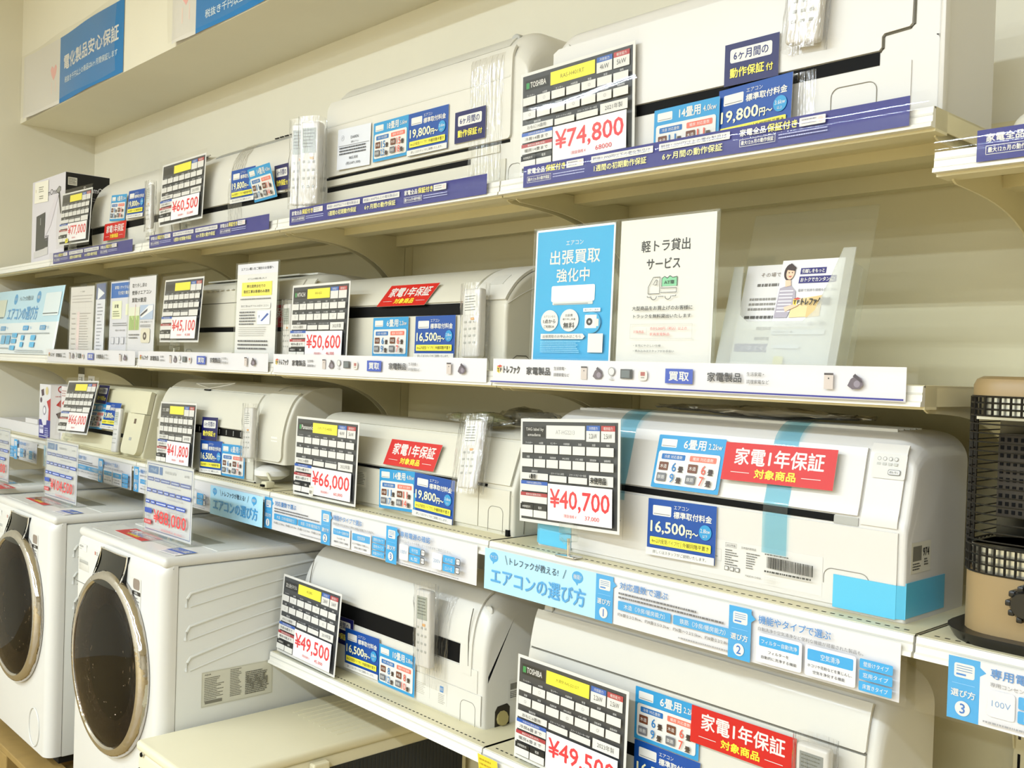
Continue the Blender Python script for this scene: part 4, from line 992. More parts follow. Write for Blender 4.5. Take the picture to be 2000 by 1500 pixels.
p.poly([(28, 238), (142, 238), (148, 244), (142, 250), (28, 250)], WHT); p.text('出張買取のお申込みはこちら', 34, 240.5, 138, 247.5, INK); p.lines(28, 254, 110, 7, 4, 1.8, '#8fd0ea', .2)
p.rect(157, 238, 195, 279, WHT)
a4stand(p, 'poster', 'sky blue upright poster with white lettering and an air conditioner picture', -1.349, 1.40, .283, .211)
p = Print(211, 283, '#dddbd4'); p.frame(5, 5, 206, 278, '#d8d6cf', .5); p.ys = .875
p.text('軽トラ貸出', 50, 46, 158, 70, '#1d1d1d', .35); p.text('サービス', 64, 84, 138, 106, '#1d1d1d', .35)
def ln(pts, c, t=1.1):
    for (x0, y0), (x1, y1) in zip(pts, pts[1:]):
        d = math.hypot(x1-x0, y1-y0) or 1; nx, ny = -(y1-y0)/d*t/2, (x1-x0)/d*t/2
        p.poly([(x0+nx, y0+ny), (x1+nx, y1+ny), (x1-nx, y1-ny), (x0-nx, y0-ny)], c)
p.poly([(100, 126), (106, 122), (112, 126), (118, 121), (124, 125), (134, 123), (134, 142), (100, 142)], '#7fc69a'); ln([(100, 143), (100, 126), (106, 122), (112, 126), (118, 121), (124, 125), (134, 123), (134, 143)], '#222222'); p.text('AT車', 106, 130, 128, 138, '#1d4a34', .2)
ln([(71, 157), (71, 143), (82, 123), (97, 123), (97, 157), (71, 157)], '#222222'); ln([(82, 139), (88, 129), (91, 129), (91, 139), (86, 139)], '#222222'); ln([(100, 146), (135, 146), (135, 155), (100, 155)], '#222222')
ln([(71, 161), (71, 164), (78, 164)], '#222222'); ln([(95, 163), (108, 163)], '#222222'); ln([(126, 163), (135, 163), (135, 160)], '#222222')
for cx in (86, 118): p.poly([(cx+7*math.cos(math.radians(a)), 163+7*math.sin(math.radians(a))) for a in range(-10, 191, 12)]+[(cx+5.8*math.cos(math.radians(a)), 163+5.8*math.sin(math.radians(a))) for a in range(190, -11, -12)], '#222222')
p.text('大型商品をお買上げのお客様に', 38, 182, 172, 191, '#262626', .1); p.text('トラックを無料貸出いたします', 42, 199, 170, 207, '#262626', .1)
p.frame(36, 219, 174, 249, '#b9b6ae', .6); p.rect(74, 226, 74.6, 242, '#b9b6ae'); p.text('対象商品', 44, 232, 68, 238, '#d0605a'); p.text('合計5,000円（税込）以上の', 82, 225, 163, 232, '#d0605a'); p.text('家具家電製品', 82, 237, 126, 243, '#d0605a')
p.text('・女性にやさしい仕様', 46, 261, 108, 266, '#3a3a3a'); p.text('・積み込みはスタッフがお手伝い', 46, 272, 138, 277, '#3a3a3a')
a4stand(p, 'poster', 'white upright poster with a small line drawing of a truck', -1.124, 1.402, .283, .211, 1)
p = Print(214, 283, '#dedcd7'); p.ys = .9; p.rect(0, 0, 214, 34, '#dcdbe2'); p.text('エアコン購入をご検討のお客様へ', 20, 12, 192, 21, '#333338', .15); p.text('エアコンの保証に関しまして', 58, 46, 158, 52, '#444448')
p.rect(28, 60, 188, 104, '#f2e15a'); p.text('弊社提携会社での', 56, 68, 154, 78, '#3a3a20', .15); p.text('取付工事お客様のみ適用', 40, 85, 176, 95, '#3a3a20', .15); p.lines(24, 112, 160, 1, 5, 4, '#77777a', 0)
p.rect(22, 128, 186, 146, '#cfcdc8', 4); p.rect(22.6, 128.6, 185.4, 145.4, '#dedcd7', 4); p.text('取付工事は必ずプロにお任せください', 30, 133, 178, 140, '#55555a')
p.lines(22, 154, 88, 5, 9.5, 4.5, '#6a6a6e', .1); p.rect(120, 152, 186, 196, '#dfe6ee'); p.poly([(138, 184), (172, 160), (180, 164), (146, 186)], '#2f4fa0'); p.poly([(128, 168), (132, 166), (130, 178)], '#39404c')
p.lines(22, 204, 150, 5, 6.5, 1.8, '#b5b3b0', .25); p.lines(20, 246, 160, 3, 12, 5, '#55555a', .1)
a4stand(p, 'notice', 'white framed notice with a yellow box on the middle shelf', -2.604, 1.402, .283, .214, 3)
p = Print(226, 283, '#dcdadc'); p.ys = .9; p.text('取り外し済の', 26, 24, 150, 40, '#333338', .3); p.text('壁掛けエアコン', 26, 52, 190, 68, '#333338', .3); p.text('買取大歓迎', 28, 80, 150, 98, '#333338', .3)
p.rect(8, 116, 98, 206, '#bcd08a'); p.rect(8, 116, 98, 150, '#dfe2cc'); p.many([(18+k*11, 150+(k % 3)*8, 22+k*11, 206) for k in range(7)], '#6f8f3a'); p.many([(60, 106, 64, 206)], '#d8a8a0')
p.rect(104, 110, 214, 166, '#aebfd8'); p.poly([(104, 146), (176, 112), (214, 112), (214, 130), (118, 160)], '#e8e8ea'); p.poly([(106, 148), (168, 124), (166, 134), (112, 154)], '#4a4650')
p.text('室外機・室内機リサイクル', 110, 172, 212, 179, '#55555a'); p.lines(110, 186, 90, 2, 6, 3, '#8a8a8e', .1); p.rect(120, 200, 196, 256, '#ddd6c0', 10); p.circ(154, 230, 15, '#4b3d36'); p.circ(154, 230, 6, '#cfc6ba'); p.lines(16, 222, 90, 2, 12, 5, '#6a6a6e', .2)
a4stand(p, 'notice', 'white notice with grass and air conditioner pictures on the middle shelf', -3.434, 1.412, .283, .226)
p = Print(214, 278, '#dad9e0'); p.ys = .92; p.rect(6, 6, 210, 66, '#1566b8'); p.text('家電リサイクル品の', 40, 18, 200, 31, WHT, .3); p.text('引き取り費用', 74, 40, 172, 54, WHT, .3)
p.rect(20, 78, 110, 150, '#e9ebc8'); p.text('家電', 44, 92, 82, 106, '#33332a', .3); p.lines(30, 118, 66, 3, 9, 4, '#8f9470', .2); p.rect(150, 92, 206, 136, '#e9ebc8'); p.lines(34, 166, 150, 2, 8, 4, '#8a8a90', .2); p.text('家電 その他の品目', 60, 192, 150, 199, '#55555a')
for k in range(4): p.rect(24+k*46, 222, 54+k*46, 250, '#a9abb4', 3); p.rect(26+k*46, 224, 52+k*46, 248, '#dad9e0', 3)
a4stand(p, 'notice', 'white notice with a blue recycling heading on the middle shelf', -3.640, 1.4225, .278, .214)
p = Print(100, 275, '#e3e4ec'); p.rect(0, 0, 100, 60, '#5d6a94'); p.poly([(20, 14), (92, 38), (16, 62)], '#eceef2'); p.lines(20, 76, 60, 14, 13, 4, '#9a9ca8', .6)
a4stand(p, 'notice', 'narrow grey-blue sheet in clear holder between two paper notices', -3.812, 1.410, .275, .100, -2)
p = Print(212, 272, '#d8d4cd'); p.text('リース価格表', 84, 16, 128, 22, '#777270'); p.lines(16, 34, 180, 3, 12, 3, '#b9b3ae', .05)
p.many([(14+k*62, 62, 14.6+k*62, 262) for k in range(4)]+[(14, 62+k*20, 200, 62.6+k*20) for k in range(11)], '#cfc8c4'); p.rect(66, 98, 90, 262, '#e3d0cc'); p.lines(90, 104, 100, 16, 10, 3, '#b5aea8', .4); p.lines(20, 104, 40, 8, 20, 3, '#a7a09a', .5)
a4stand(p, 'notice', 'thin paper price table nearest the pale blue board', -4.030, 1.420, .272, .212, 4)
# pale blue board
p = Print(900, 288, '#bfe2f2'); p.rect(0, 150, 900, 288, '#eaf0f2')
p.circ(292, 42, 24, MBL); p.circ(600, 40, 26, MBL); p.text('サイズ?', 276, 34, 308, 48, WHT); p.text('機能?', 582, 32, 618, 48, WHT); p.text('トレファクが教える!', 350, 30, 530, 52, '#5a7482', .3)
p.text('エアコンの選び方', 210, 78, 620, 138, '#4a9fd8', 1.6)
p.rect(690, 26, 880, 124, '#e4f0f4', 8); p.rect(690, 112, 868, 116, '#3a4a52'); p.rect(10, 40, 170, 120, '#d8dcc8', 6); p.rect(10, 122, 160, 126, '#3a4a52')
for x0 in (150, 470, 690): p.rect(x0, 164, x0+70, 184, MBL, 4); p.text('選び方', x0+10, 168, x0+60, 180, WHT); p.line('で選ぶ', x0+80, 168, 11, '#7fb6da')
p.lines(60, 196, 760, 1, 6, 5, '#8f9ca4', 0)
for x0, y0, w_, h_ in ((60, 214, 84, 26), (190, 206, 58, 40), (262, 206, 58, 40), (340, 196, 70, 20), (338, 222, 70, 20), (332, 252, 70, 20), (470, 206, 40, 22), (470, 236, 40, 22), (600, 206, 60, 22), (600, 236, 60, 22)): p.rect(x0, y0, x0+w_, y0+h_, '#5fb2de', 5)
p.lines(60, 262, 260, 1, 6, 5, '#8f9ca4', 0); p.lines(420, 270, 380, 2, 8, 4, '#a8b0b4', .1)
t = thing('sign_board', 'wide pale blue board tilted back beside the left wall on the middle shelf', 'sign board', (-4.645, 1.372, S_MID+.002), None, (math.radians(-8.6), 0, 0))
place(p.mesh('printed_sheet'), 'printed_sheet', t)
MB().box(-.452, .452, .0012, .004, -.001, .29, ACRYL).build('acrylic_back', t); MB().grid(lambda u, v: ((u-.5)*.9, -.005-.003*math.sin(u*8), v*.288), 30, 8, SLEEVE).build('clear_cover', t, smooth=80)

# brochure holder with two leaflets
hp = math.radians(16)
t = thing('brochure_holder', 'clear acrylic brochure holder right of the truck poster', 'brochure holder', (-.898, 1.428, S_MID+.012), None, (-hp, 0, math.radians(2)))
MB().box(-.112, .115, .012, .0145, 0, .292, ACRYL).build('back_panel', t, smooth=0)
pk = [(-.112, 0), (.106, 0), (.106, .205), (.085, .205), (.070, .150), (.054, .100), (.036, .082), (-.066, .082), (-.082, .094), (-.090, .140), (-.094, .182), (-.112, .182)]
b = MB(); b.prism(pk, 'y', -.022, -.0195, FROST)
for x in (-.112, .1045): b.box(x, x+.0015, -.0195, .012, 0, .182, FROST)
b.box(-.112, .106, -.0195, .012, 0, .002, FROST); b.build('front_pocket', t, smooth=0)
p = Print(128, 190, '#dddbda'); p.text('0091', 74, 14, 112, 23, '#6a5a48', .3); p.text('その場で', 30, 14, 68, 22, '#7a6a58'); p.lines(26, 34, 90, 1, 8, 5, '#6a6660', 0); p.lines(16, 60, 100, 3, 9, 4, '#8a8680', .05); p.lines(12, 92, 90, 1, 8, 5, '#55514c', 0); p.lines(40, 112, 60, 2, 18, 5, '#6a6660', .1); p.rect(4, 142, 118, 156, '#2a2470', 3); p.text('いますぐお電話を', 18, 145, 108, 153, '#cfcbe8')
lx = Matrix.Rotation(math.radians(2), 3, 'Z') @ Matrix.Rotation(-hp, 3, 'X'); base = Vector((-.898, 1.428, S_MID+.012))
def leaf(p, label, dx, dy, dz):
    o = place(p.mesh('leaflet'), 'leaflet', None, base+lx @ Vector((dx, dy, dz)), lx.to_euler()); tag(o, label, 'leaflet')
leaf(p, 'white leaflet with text lines, behind in the brochure holder', -.038, .004, .003)
p = Print(112, 190, '#dfdde0')
p.rect(36, 15, 82, 26, '#2a2470'); p.text('引越しをもっと', 39, 17, 79, 24, WHT, .2); p.rect(36, 30, 102, 42, '#2a2470'); p.text('おトクでカンタンに!', 39, 32.5, 99, 39.5, WHT, .2); p.text('最新で気持ち価格も軽くする', 38, 52, 104, 57, '#7a7a80')
p.poly([(30, 92), (36, 70), (84, 64), (84, 100), (30, 102)], '#e6cf9a'); p.poly([(60, 68), (84, 64), (84, 100), (60, 102)], '#d6ba80')
p.poly([(4, 50), (22, 44), (34, 56), (36, 72), (26, 102), (2, 102)], '#a9a2b0'); p.many([(5, 54+k*6, 30, 56+k*6) for k in range(7)], '#e4e0e6')
p.circ(17, 22, 10, '#3a2a26', 15); p.circ(19, 24, 7.5, '#e9c4a8', 11); p.poly([(12, 36), (22, 36), (24, 46), (14, 48)], '#e9c4a8'); p.poly([(8, 16), (18, 6), (28, 14), (26, 20), (14, 18)], '#3a2a26'); p.circ(16.5, 23, 1, '#3a2a26'); p.circ(22.5, 23, 1, '#3a2a26'); p.poly([(16, 29), (23, 29), (19.5, 31.5)], '#b95a52'); p.poly([(18, 84), (40, 78), (44, 82), (22, 92)], '#e9c4a8')
cube_logo(p, 34, 66, .8); p.text('トレファク引越', 50, 69, 100, 82, '#171717', .5); p.text('トレファクだからできる「引越」+「買取」', 8, 110, 100, 117, '#6a6a70'); p.rect(4, 124, 100, 132, '#dfe1ee'); p.text('不用品の買取もご一緒に', 8, 126, 46, 130, '#55555c')
p.rect(10, 150, 60, 156, '#dcdff0'); p.rect(18, 170, 36, 184, '#e8dc8a', 3)
leaf(p, 'leaflet picturing a woman in a striped top carrying a box', .026, -.004, .006)

# ------------------------------------------------------------------ cartons at the left
t = thing('carton', 'black and white shower head carton at the left end of the top shelf', 'carton', (-4.372, 1.397, S_TOP))
MB().box(-.200, .200, 0, .175, 0, .348, ink('#d5d1d8')).build('box', t, smooth=0)
p = Print(398, 346, '#d5d1d8', t=.3, edge='#d5d1d8')
p.text('SteamOne', 120, 52, 300, 76, '#3a3638', .3)
p.poly([(300, 60), (330, 48), (352, 54), (352, 68), (326, 78), (302, 74)], '#5c5b58'); p.poly([(305, 62), (330, 52), (347, 57), (346, 66), (325, 73), (306, 71)], '#93928c'); p.poly([(322, 78), (340, 74), (366, 160), (350, 164)], '#3c3b3c'); p.poly([(300, 82), (330, 80), (240, 200), (150, 260), (180, 180)], '#d2ccd4')
p.poly([(60, 150), (170, 140), (168, 290), (56, 296)], '#4c4c4a'); p.poly([(168, 250), (210, 246), (210, 286), (168, 288)], '#4c4c4a'); p.poly([(36, 300), (210, 288), (212, 318), (36, 326)], '#c9c6c6'); p.rect(112, 160, 118, 190, '#a9a9a6'); p.lines(180, 240, 40, 3, 8, 4, '#77727a', .3)
place(p.mesh('front_print'), 'front_print', t, (0, -.0005, .001))
p = Print(173, 346, '#0d0c0e', t=.3, edge='#0d0c0e'); p.text('SteamOne', 70, 48, 168, 70, '#e6e4e6', .3); p.rect(8, 18, 44, 50, '#d8d4c8', 2); p.lines(11, 22, 30, 5, 5, 2.4, '#6a675f', .2); p.lines(24, 92, 100, 2, 9, 3, '#6f6d72', .2)
place(p.mesh('side_print'), 'side_print', t, (.2005, .0875, .001), (0, 0, math.radians(90)))
p = Print(170, 88, '#ece8da', t=.5); p.lines(52, 22, 70, 3, 9, 4, '#8b8878', .3); p.lines(60, 60, 60, 2, 9, 4, '#8b8878', .2); p.rect(14, 30, 18, 44, '#c7b27a')
sticker(p.mesh('data_sheet'), 'data_sheet', 'small cream paper stuck on the shower head carton', 'data sheet', .088, -4.452, 1.3945, .681, 0, 0, -2)

VW = ink('#dad7d8')
t = thing('carton', 'vacuum cleaner carton with purple base beside the yellowed unit', 'carton', (-4.405, 1.415, S_LOW))
MB().box(-.070, .070, 0, .20, 0, .228, VW).build('box', t, smooth=0)
p = Print(138, 226, '#dad7d8', t=.3, edge='#dad7d8'); p.poly([(90, 70), (138, 56), (138, 160), (112, 150), (116, 100)], '#b3282c'); p.rect(0, 148, 138, 226, '#2c2a86'); p.poly([(30, 148), (60, 112), (100, 120), (90, 168), (50, 172)], '#dfdbe2'); p.poly([(20, 24), (52, 18), (58, 44), (30, 50)], '#4a3440'); p.circ(92, 26, 17, '#d0bf8a'); p.circ(66, 108, 20, '#8d8894'); p.circ(66, 108, 14, '#e6e2e8'); p.circ(22, 66, 11, '#5a4654'); p.rect(12, 172, 60, 206, '#d8d4ea', 3); p.text('掃除機', 16, 178, 56, 190, '#2c2a86'); p.lines(76, 180, 50, 4, 9, 5, '#aeb0dc', .2); p.lines(10, 214, 110, 1, 5, 4, '#c9cbe6', 0)
place(p.mesh('front_print'), 'front_print', t, (0, -.0005, .001))
p = Print(198, 226, '#ece8e6', t=.3, edge='#ece8e6'); p.circ(40, 18, 14, '#b04a42'); p.circ(40, 18, 9, '#ece8e6'); p.rect(86, 8, 120, 34, '#8b8488', 4); p.poly([(20, 84), (40, 60), (70, 80), (66, 110), (44, 96)], '#c43a34'); p.poly([(20, 120), (48, 108), (60, 128), (30, 140)], '#4a2c30'); p.lines(16, 46, 90, 1, 5, 4, '#c98a84', 0); p.circ(70, 190, 24, '#3a3438'); p.circ(70, 190, 17, '#ece8e6')
place(p.mesh('side_print'), 'side_print', t, (.0705, .10, .001), (0, 0, math.radians(90)))
t = thing('carton', 'white carton behind the 66,000 yen card beside the vacuum cleaner carton', 'carton', (-4.287, 1.455, S_LOW))
MB().box(-.044, .044, 0, .18, 0, .224, VW, .002).build('box', t, smooth=0)
p = Print(86, 222, '#e8e2df', t=.3, edge='#e8e2df'); p.lines(8, 16, 60, 3, 10, 5, '#b98a84', .3); p.poly([(10, 70), (40, 56), (70, 90), (52, 104), (36, 84)], '#c43a34'); p.circ(44, 150, 20, '#4a4448'); p.circ(44, 150, 13, '#e8e2df')
place(p.mesh('front_print'), 'front_print', t, (0, -.0005, .001))
for x, z, lab in ((-4.405, -.122, 'small white tag standing on the vacuum cleaner carton'), (-4.288, -.1285, 'small white tag standing on the carton behind the 66,000 yen card')):
    p = Print(72, 46, '#eae6dc'); p.lines(8, 12, 28, 2, 9, 4, '#8b877c', .2); p.poly([(38, 14), (46, 10), (52, 30), (42, 36)], '#2b2926'); p.lines(8, 34, 50, 1, 6, 5, '#6a665c', 0)
    t = thing('price_tag', lab, 'price tag', (x, 1.56, z-.004 if x > -4.3 else z-.005))
    place(p.mesh('printed_sheet'), 'printed_sheet', t); MB().box(-.036, .036, .001, .022, 0, .002, ACRYL).build('acrylic_foot', t, smooth=0)
t = thing('carton', 'low wide white carton at the far left of the third shelf', 'carton', (-4.80, 1.43, S_LOW)); MB().box(-.30, .305, 0, .20, 0, .05, VW, .002).build('box', t, smooth=0)
t = thing('carton', 'small white carton lying on the low wide one', 'carton', (-4.62, 1.425, S_LOW+.0505)); MB().box(-.07, .09, 0, .12, 0, .022, VW, .002).build('box', t, smooth=0)

# ------------------------------------------------------------------ bags of fittings on top of the air conditioners
def bag(name, label, x, y, z, lx_, ly_, lz_, dark, seed):
    rnd = random.Random(seed)
    t = thing(name, label, 'bag', (x, y, z))
    def fn(k, jit):
        def f(u, v):
            a = u*2*math.pi; w_ = math.sin(math.pi*min(max(v, .02), .98))**.45
            return ((v-.5)*lx_*k, math.cos(a)*ly_/2*w_*k+rnd.uniform(-jit, jit), lz_/2+math.sin(a)*lz_/2*w_*k*(.8+.2*math.sin(v*9+seed))+rnd.uniform(0, jit))
        return f
    MB().grid(fn(.86, .006), 14, 12, dark).build('fittings', t, smooth=60)
    MB().grid(fn(1.0, .005), 18, 16, film('poly_bag', 1.5, .12, bump=.4, bscale=25, base=.10)).build('clear_bag', t, smooth=70)
    return t
bag('fittings_bag', 'clear bag of green-brown fittings on the leaning unit', -1.69, 1.475, S_LOW+.221, .22, .07, .035, mat('fittings_green', '#6f7048', .6, noise=.4, nscale=30), 2)
bag('hose_bag', 'bag with a dark hose between the leaning unit and the taped unit', -1.635, 1.575, S_LOW+.222, .18, .10, .045, mat('hose_dark', '#6a6858', .6, noise=.3, nscale=20), 5)
bag('hose_bag', 'long grey bagged pipe lying on top of the taped new unit', -1.0, 1.52, S_LOW+.281, .44, .08, .020, mat('pipe_wrap_grey', '#b8b3a6', .6, noise=.3, nscale=25), 9)

# ------------------------------------------------------------------ appliance on the right shelf
t = thing('appliance', 'low rounded white appliance on the upper right shelf', 'appliance', (-.30, 1.46, S_SIDE))
MB().box(-.27, .33, 0, .28, 0, .066, W_IVORY, .028, 5).build('body', t); MB().box(-.25, .31, -.002, .01, .012, .045, LGREY, .004).build('front_grille', t)

# ------------------------------------------------------------------ heater
BEIGE = mat('beige_enamel', '#9a835c', .4, noise=.05)
BLACKM = mat('black_wire', '#17140f', .4); STEEL = mat('bright_steel', '#c4c4bc', .28, metal=1); REFL = mat('reflector_steel', '#7d7a6e', .3, metal=1); MESH = mat('burner_mesh', '#3b3223', .6, noise=.5, nscale=90)
t = thing('heater', 'beige upright heater with black wire guard at the right edge of the photo', 'heater', (-.420, 1.395, S_LOW))
hw, hd = .172, .24
def hplan(g=0, r=.055, n=6): return [(x, y) for x, y in rrect(-hw-g, -g, hw+g, hd+g, r+g, n)]
def hsolid(name, z0, z1, m, g=0, g2=None, top=False):
    b = MB(); n = len(hplan()); secs = [(z0, g)] + ([(z1-.012, g), (z1-.004, g-.004), (z1, g-.012)] if top else [(z1, g if g2 is None else g2)])
    vs = [(x, y, z) for z, gg in secs for x, y in hplan(gg)]
    fs = [(i*n+j, i*n+(j+1) % n, (i+1)*n+(j+1) % n, (i+1)*n+j) for i in range(len(secs)-1) for j in range(n)]+[tuple(range(n))[::-1], tuple(range((len(secs)-1)*n, len(secs)*n))]
    b.raw(vs, fs, m); return b.build(name, t)
hsolid('base_tray', .0, .016, mat('black_base', '#0f0e0d', .3), .012, .022)
hsolid('lower_body', .016, .098, BEIGE)
hsolid('top_cap', .338, .366, BEIGE, 0, top=True)
b = MB()                                              # back shell, reflector and side posts
b.box(-hw+.008, hw-.008, hd-.03, hd-.004, .098, .338, BEIGE); b.build('back_shell', t, smooth=0)
b = MB(); n = 16
b.grid(lambda u, v: (-hw*.90+u*hw*1.8, .10+.095*math.sin(u*math.pi), .135+v*.17), n, 2, REFL); b.box(-hw+.012, hw-.012, .03, .2, .128, .134, STEEL); b.box(-hw+.012, hw-.012, .03, .2, .306, .312, STEEL)
b.build('reflector', t)
b = MB(); b.box(-.156, .12, .10, .112, .165, .285, MESH)
for k in range(10):
    for j in range(7): b.box(-.153+j*.0092, -.1485+j*.0092, .0985, .1002, .170+k*.0115, .1755+k*.0115, DARK)
b.build('burner_plate', t, smooth=0)
b = MB(); b.tube([(-.062, .085, .15), (-.062, .085, .29)], .018, mat('quartz', '#b9b39c', .25), 14); b.tube([(-.062, .085, .136), (-.062, .085, .16)], .024, RAIL, 14); b.build('heating_tube', t)
def ring(b, z, r, g=.0): b.tube([(x, y, z) for x, y in hplan(g)+[hplan(g)[0]]], r, BLACKM, 5)
for nm, z0, z1 in (('upper_grille', .312, .338), ('lower_grille', .098, .134)):
    b = MB(); pl = hplan(.001, n=4)
    pts = []
    for (x0, y0), (x1, y1) in zip(pl, pl[1:]+pl[:1]):
        d = math.hypot(x1-x0, y1-y0); k = max(1, round(d/.0135))
        pts += [(x0+(x1-x0)*i/k, y0+(y1-y0)*i/k) for i in range(k)]
    for x, y in pts:
        if y < hd*.8: b.tube([(x, y, z0), (x, y, z1)], .0018, BLACKM, 4)
    for k in range(4): ring(b, z0+(z1-z0)*k/3, .0014, .001)
    b.build(nm, t)
    hsolid(nm+'_plate', z0, z1, STEEL, -.006)
b = MB()
for k in range(14): ring(b, .142+k*.0122, .0011, .002)
for x in (-hw-.002, hw+.002): b.tube([(x, .05, .098), (x, .05, .338)], .003, BLACKM, 6); b.tube([(x, .065, .098), (x, .065, .338)], .003, BLACKM, 6)
b.build('wire_guard', t)
b = MB(); b.lathe([(0, -.034), (.016, -.034), (.020, -.028), (.022, 0), (0, 0)], mat('knob_black', '#141311', .25), (-.066, 0, .070), 24)
for k in range(10): a_ = k*math.pi/5; b.box(-.066+.021*math.cos(a_)-.004, -.066+.021*math.cos(a_)+.004, -.030, -.006, .070+.021*math.sin(a_)-.004, .070+.021*math.sin(a_)+.004, mat('knob_black', '#141311', .25), .002)
b.build('control_knob', t)

# ------------------------------------------------------------------ washing machines
WBODY = mat('washer_white', '#d8d6d0', .25, noise=.03); WSIDE = mat('washer_side', '#d8d8d2', .4, noise=.03)
SMOKE = mat('smoked_glass', '#0d0a08', .3, spec=.1); BLKGL = mat('black_glass', '#060908', .06, spec=.35)
CHR2 = mat('dark_chrome', '#c4c0bc', .07, metal=1, bump=(.12, 30))
DRUM = mat('drum_steel', '#5a524a', .12, metal=1, bump=(.9, 55))
WZ0, WZ1, WY0, WY1, WWH = -1.262, -.503, 1.060, 1.72, .2975
def washer(x, label):
    t = thing('washing_machine', label, 'washing machine', (x, WY0, WZ0)); H = WZ1-WZ0
    MB().box(-WWH, WWH, .046, WY1-WY0, 0, H-.028, WSIDE, .006, 2).build('cabinet', t)
    fp = rrect(-WWH, 0, WWH, .09, .034, 8); fp = [q for q in fp if q[1] <= .0465]
    fp = sorted([q for q in fp], key=lambda q: q[0])
    left = [q for q in fp if q[0] <= 0]; right = [q for q in fp if q[0] > 0]
    left.sort(key=lambda q: (-q[1], q[0])); right.sort(key=lambda q: (q[1], q[0]))
    pl = [(-WWH, .0455)]+left+right+[(WWH, .0455)]
    b = MB(); n = len(pl)
    secs = [(.004, 0), (H-.05, 0), (H-.030, .004), (H-.022, .012)]
    vs = [(px_, py_+dy*(1 if py_ < .03 else 0), z) for z, dy in secs for px_, py_ in pl]
    fs = [(i*n+j, i*n+j+1, (i+1)*n+j+1, (i+1)*n+j) for i in range(len(secs)-1) for j in range(n-1)]+[tuple(range(n))[::-1], tuple(range((len(secs)-1)*n, len(secs)*n))]
    fs += [(i*n, (i+1)*n, (i+1)*n+n-1, i*n+n-1) for i in range(len(secs)-1)]
    b.raw(vs, fs, WBODY); b.build('front_panel', t, smooth=40)
    MB().box(-WWH, WWH, .008, WY1-WY0, H-.0275, H, WBODY, .012, 4).build('top_cover', t)
    b = MB(); b.box(-WWH+.04, WWH-.02, .16, .56, H, H+.0012, WSIDE); b.box(-WWH+.05, -.02, .03, .12, H, H+.0010, LGREY); b.build('top_inlay', t, smooth=0)
    dz = -.831-WZ0; R = .250
    b = MB(); b.lathe([(R, -.002), (R, -.012), (R-.006, -.022), (R-.014, -.027), (R-.024, -.027), (R-.030, -.022), (R-.033, -.008)], CHR2, (0, 0, dz), 72)
    door = b.build('door', t); door['label'] = 'round door with dark chrome rim'
    b = MB(); b.lathe([(R-.029, -.022), (R-.045, -.032), (R-.070, -.041), (R-.11, -.047), (R-.16, -.051), (0.03, -.053), (0, -.053)], film('door_glass', .7, .02, tint='#a2968a', base=.0, edge=.45), (0, 0, dz), 72); b.build('door_glass', door)
    b = MB(); b.lathe([(R-.033, -.012), (R-.060, -.014), (R-.090, -.010), (R-.100, -.0025)], DRUM, (0, 0, dz), 72); b.lathe([(R-.080, -.002), (R-.10, -.006), (R-.13, -.003), (0, -.003)], SMOKE, (0, 0, dz), 60)
    rnd = random.Random(4)
    for k in range(34):  # thin chrome arcs modelled in place of light glints, no real drum part
        a_ = rnd.uniform(math.pi*.9, math.pi*2.15); rr = rnd.uniform(.10, R-.055); da = rnd.uniform(.03, .11)
        b.tube([(rr*math.cos(a_+da*q), -.012, dz+rr*math.sin(a_+da*q)) for q in (-.5, -.2, .2, .5)], (.0006, .0022, .0022, .0006), CHROME, 6)
    b.build('drum', door)
    # black glass display bridging to the door
    b = MB(); zt, zb = H-.028, H-.118
    def fn(u, v):
        z = zt+(zb-zt)*v; xx = -.085+u*.180+(-.014)*v
        return (xx, -.004-.022*v*v-.004*math.sin(u*math.pi), z)
    b.grid(fn, 10, 8, BLKGL)
    fr = [fn(i/10, 0) for i in range(11)]+[fn(1, i/8) for i in range(1, 9)]
    b.tube(fr, .0022, CHROME, 6); b.tube([fn(0, i/8) for i in range(9)], .0018, CHROME, 6)
    b.raw([fn(0, 0), fn(0, 1), (fn(0, 1)[0], .0, zb), (fn(0, 0)[0], .004, zt)], [(0, 1, 2, 3)], BLKGL); b.raw([fn(1, 0), fn(1, 1), (fn(1, 1)[0], .0, zb), (fn(1, 0)[0], .004, zt)], [(0, 1, 2, 3)], BLKGL)
    b.raw([fn(i/10, 1) for i in range(11)]+[(fn(1, 1)[0], 0, zb), (fn(0, 1)[0], 0, zb)], [tuple(range(13))], BLKGL); b.build('display_panel', t)
    # detergent drawer
    b = MB(); b.tube([(-WWH+.012, -.0006, H-.155), (-.12, -.0006, H-.155), (-.105, -.0006, H-.05)], .0009, LINE, 5); b.build('drawer_seam', t)
    b = MB(); b.box(-.262, -.185, -.0012, .003, H-.118, H-.082, LGREY, .003); b.box(-.258, -.189, -.0016, .003, H-.098, H-.086, GREY, .002); b.build('drawer_handle', t)
    p = Print(60, 20, '#dcdad4', t=.15, edge='#dcdad4'); p.text('AQUA', 4, 4, 34, 11, '#6b6b6b', .2); p.lines(4, 14, 20, 1, 3, 2, '#a5a5a0', 0); place(p.mesh('maker_mark'), 'maker_mark', t, (-.235, -.0006, H-.062))
    p = Print(40, 16, '#dcdad4', t=.15, edge='#dcdad4'); p.rect(2, 3, 9, 13, '#b0523a'); p.text('12', 14, 3, 26, 13, '#8b8b86', .3); place(p.mesh('capacity_mark'), 'capacity_mark', t, (-.125, -.0006, H-.062))
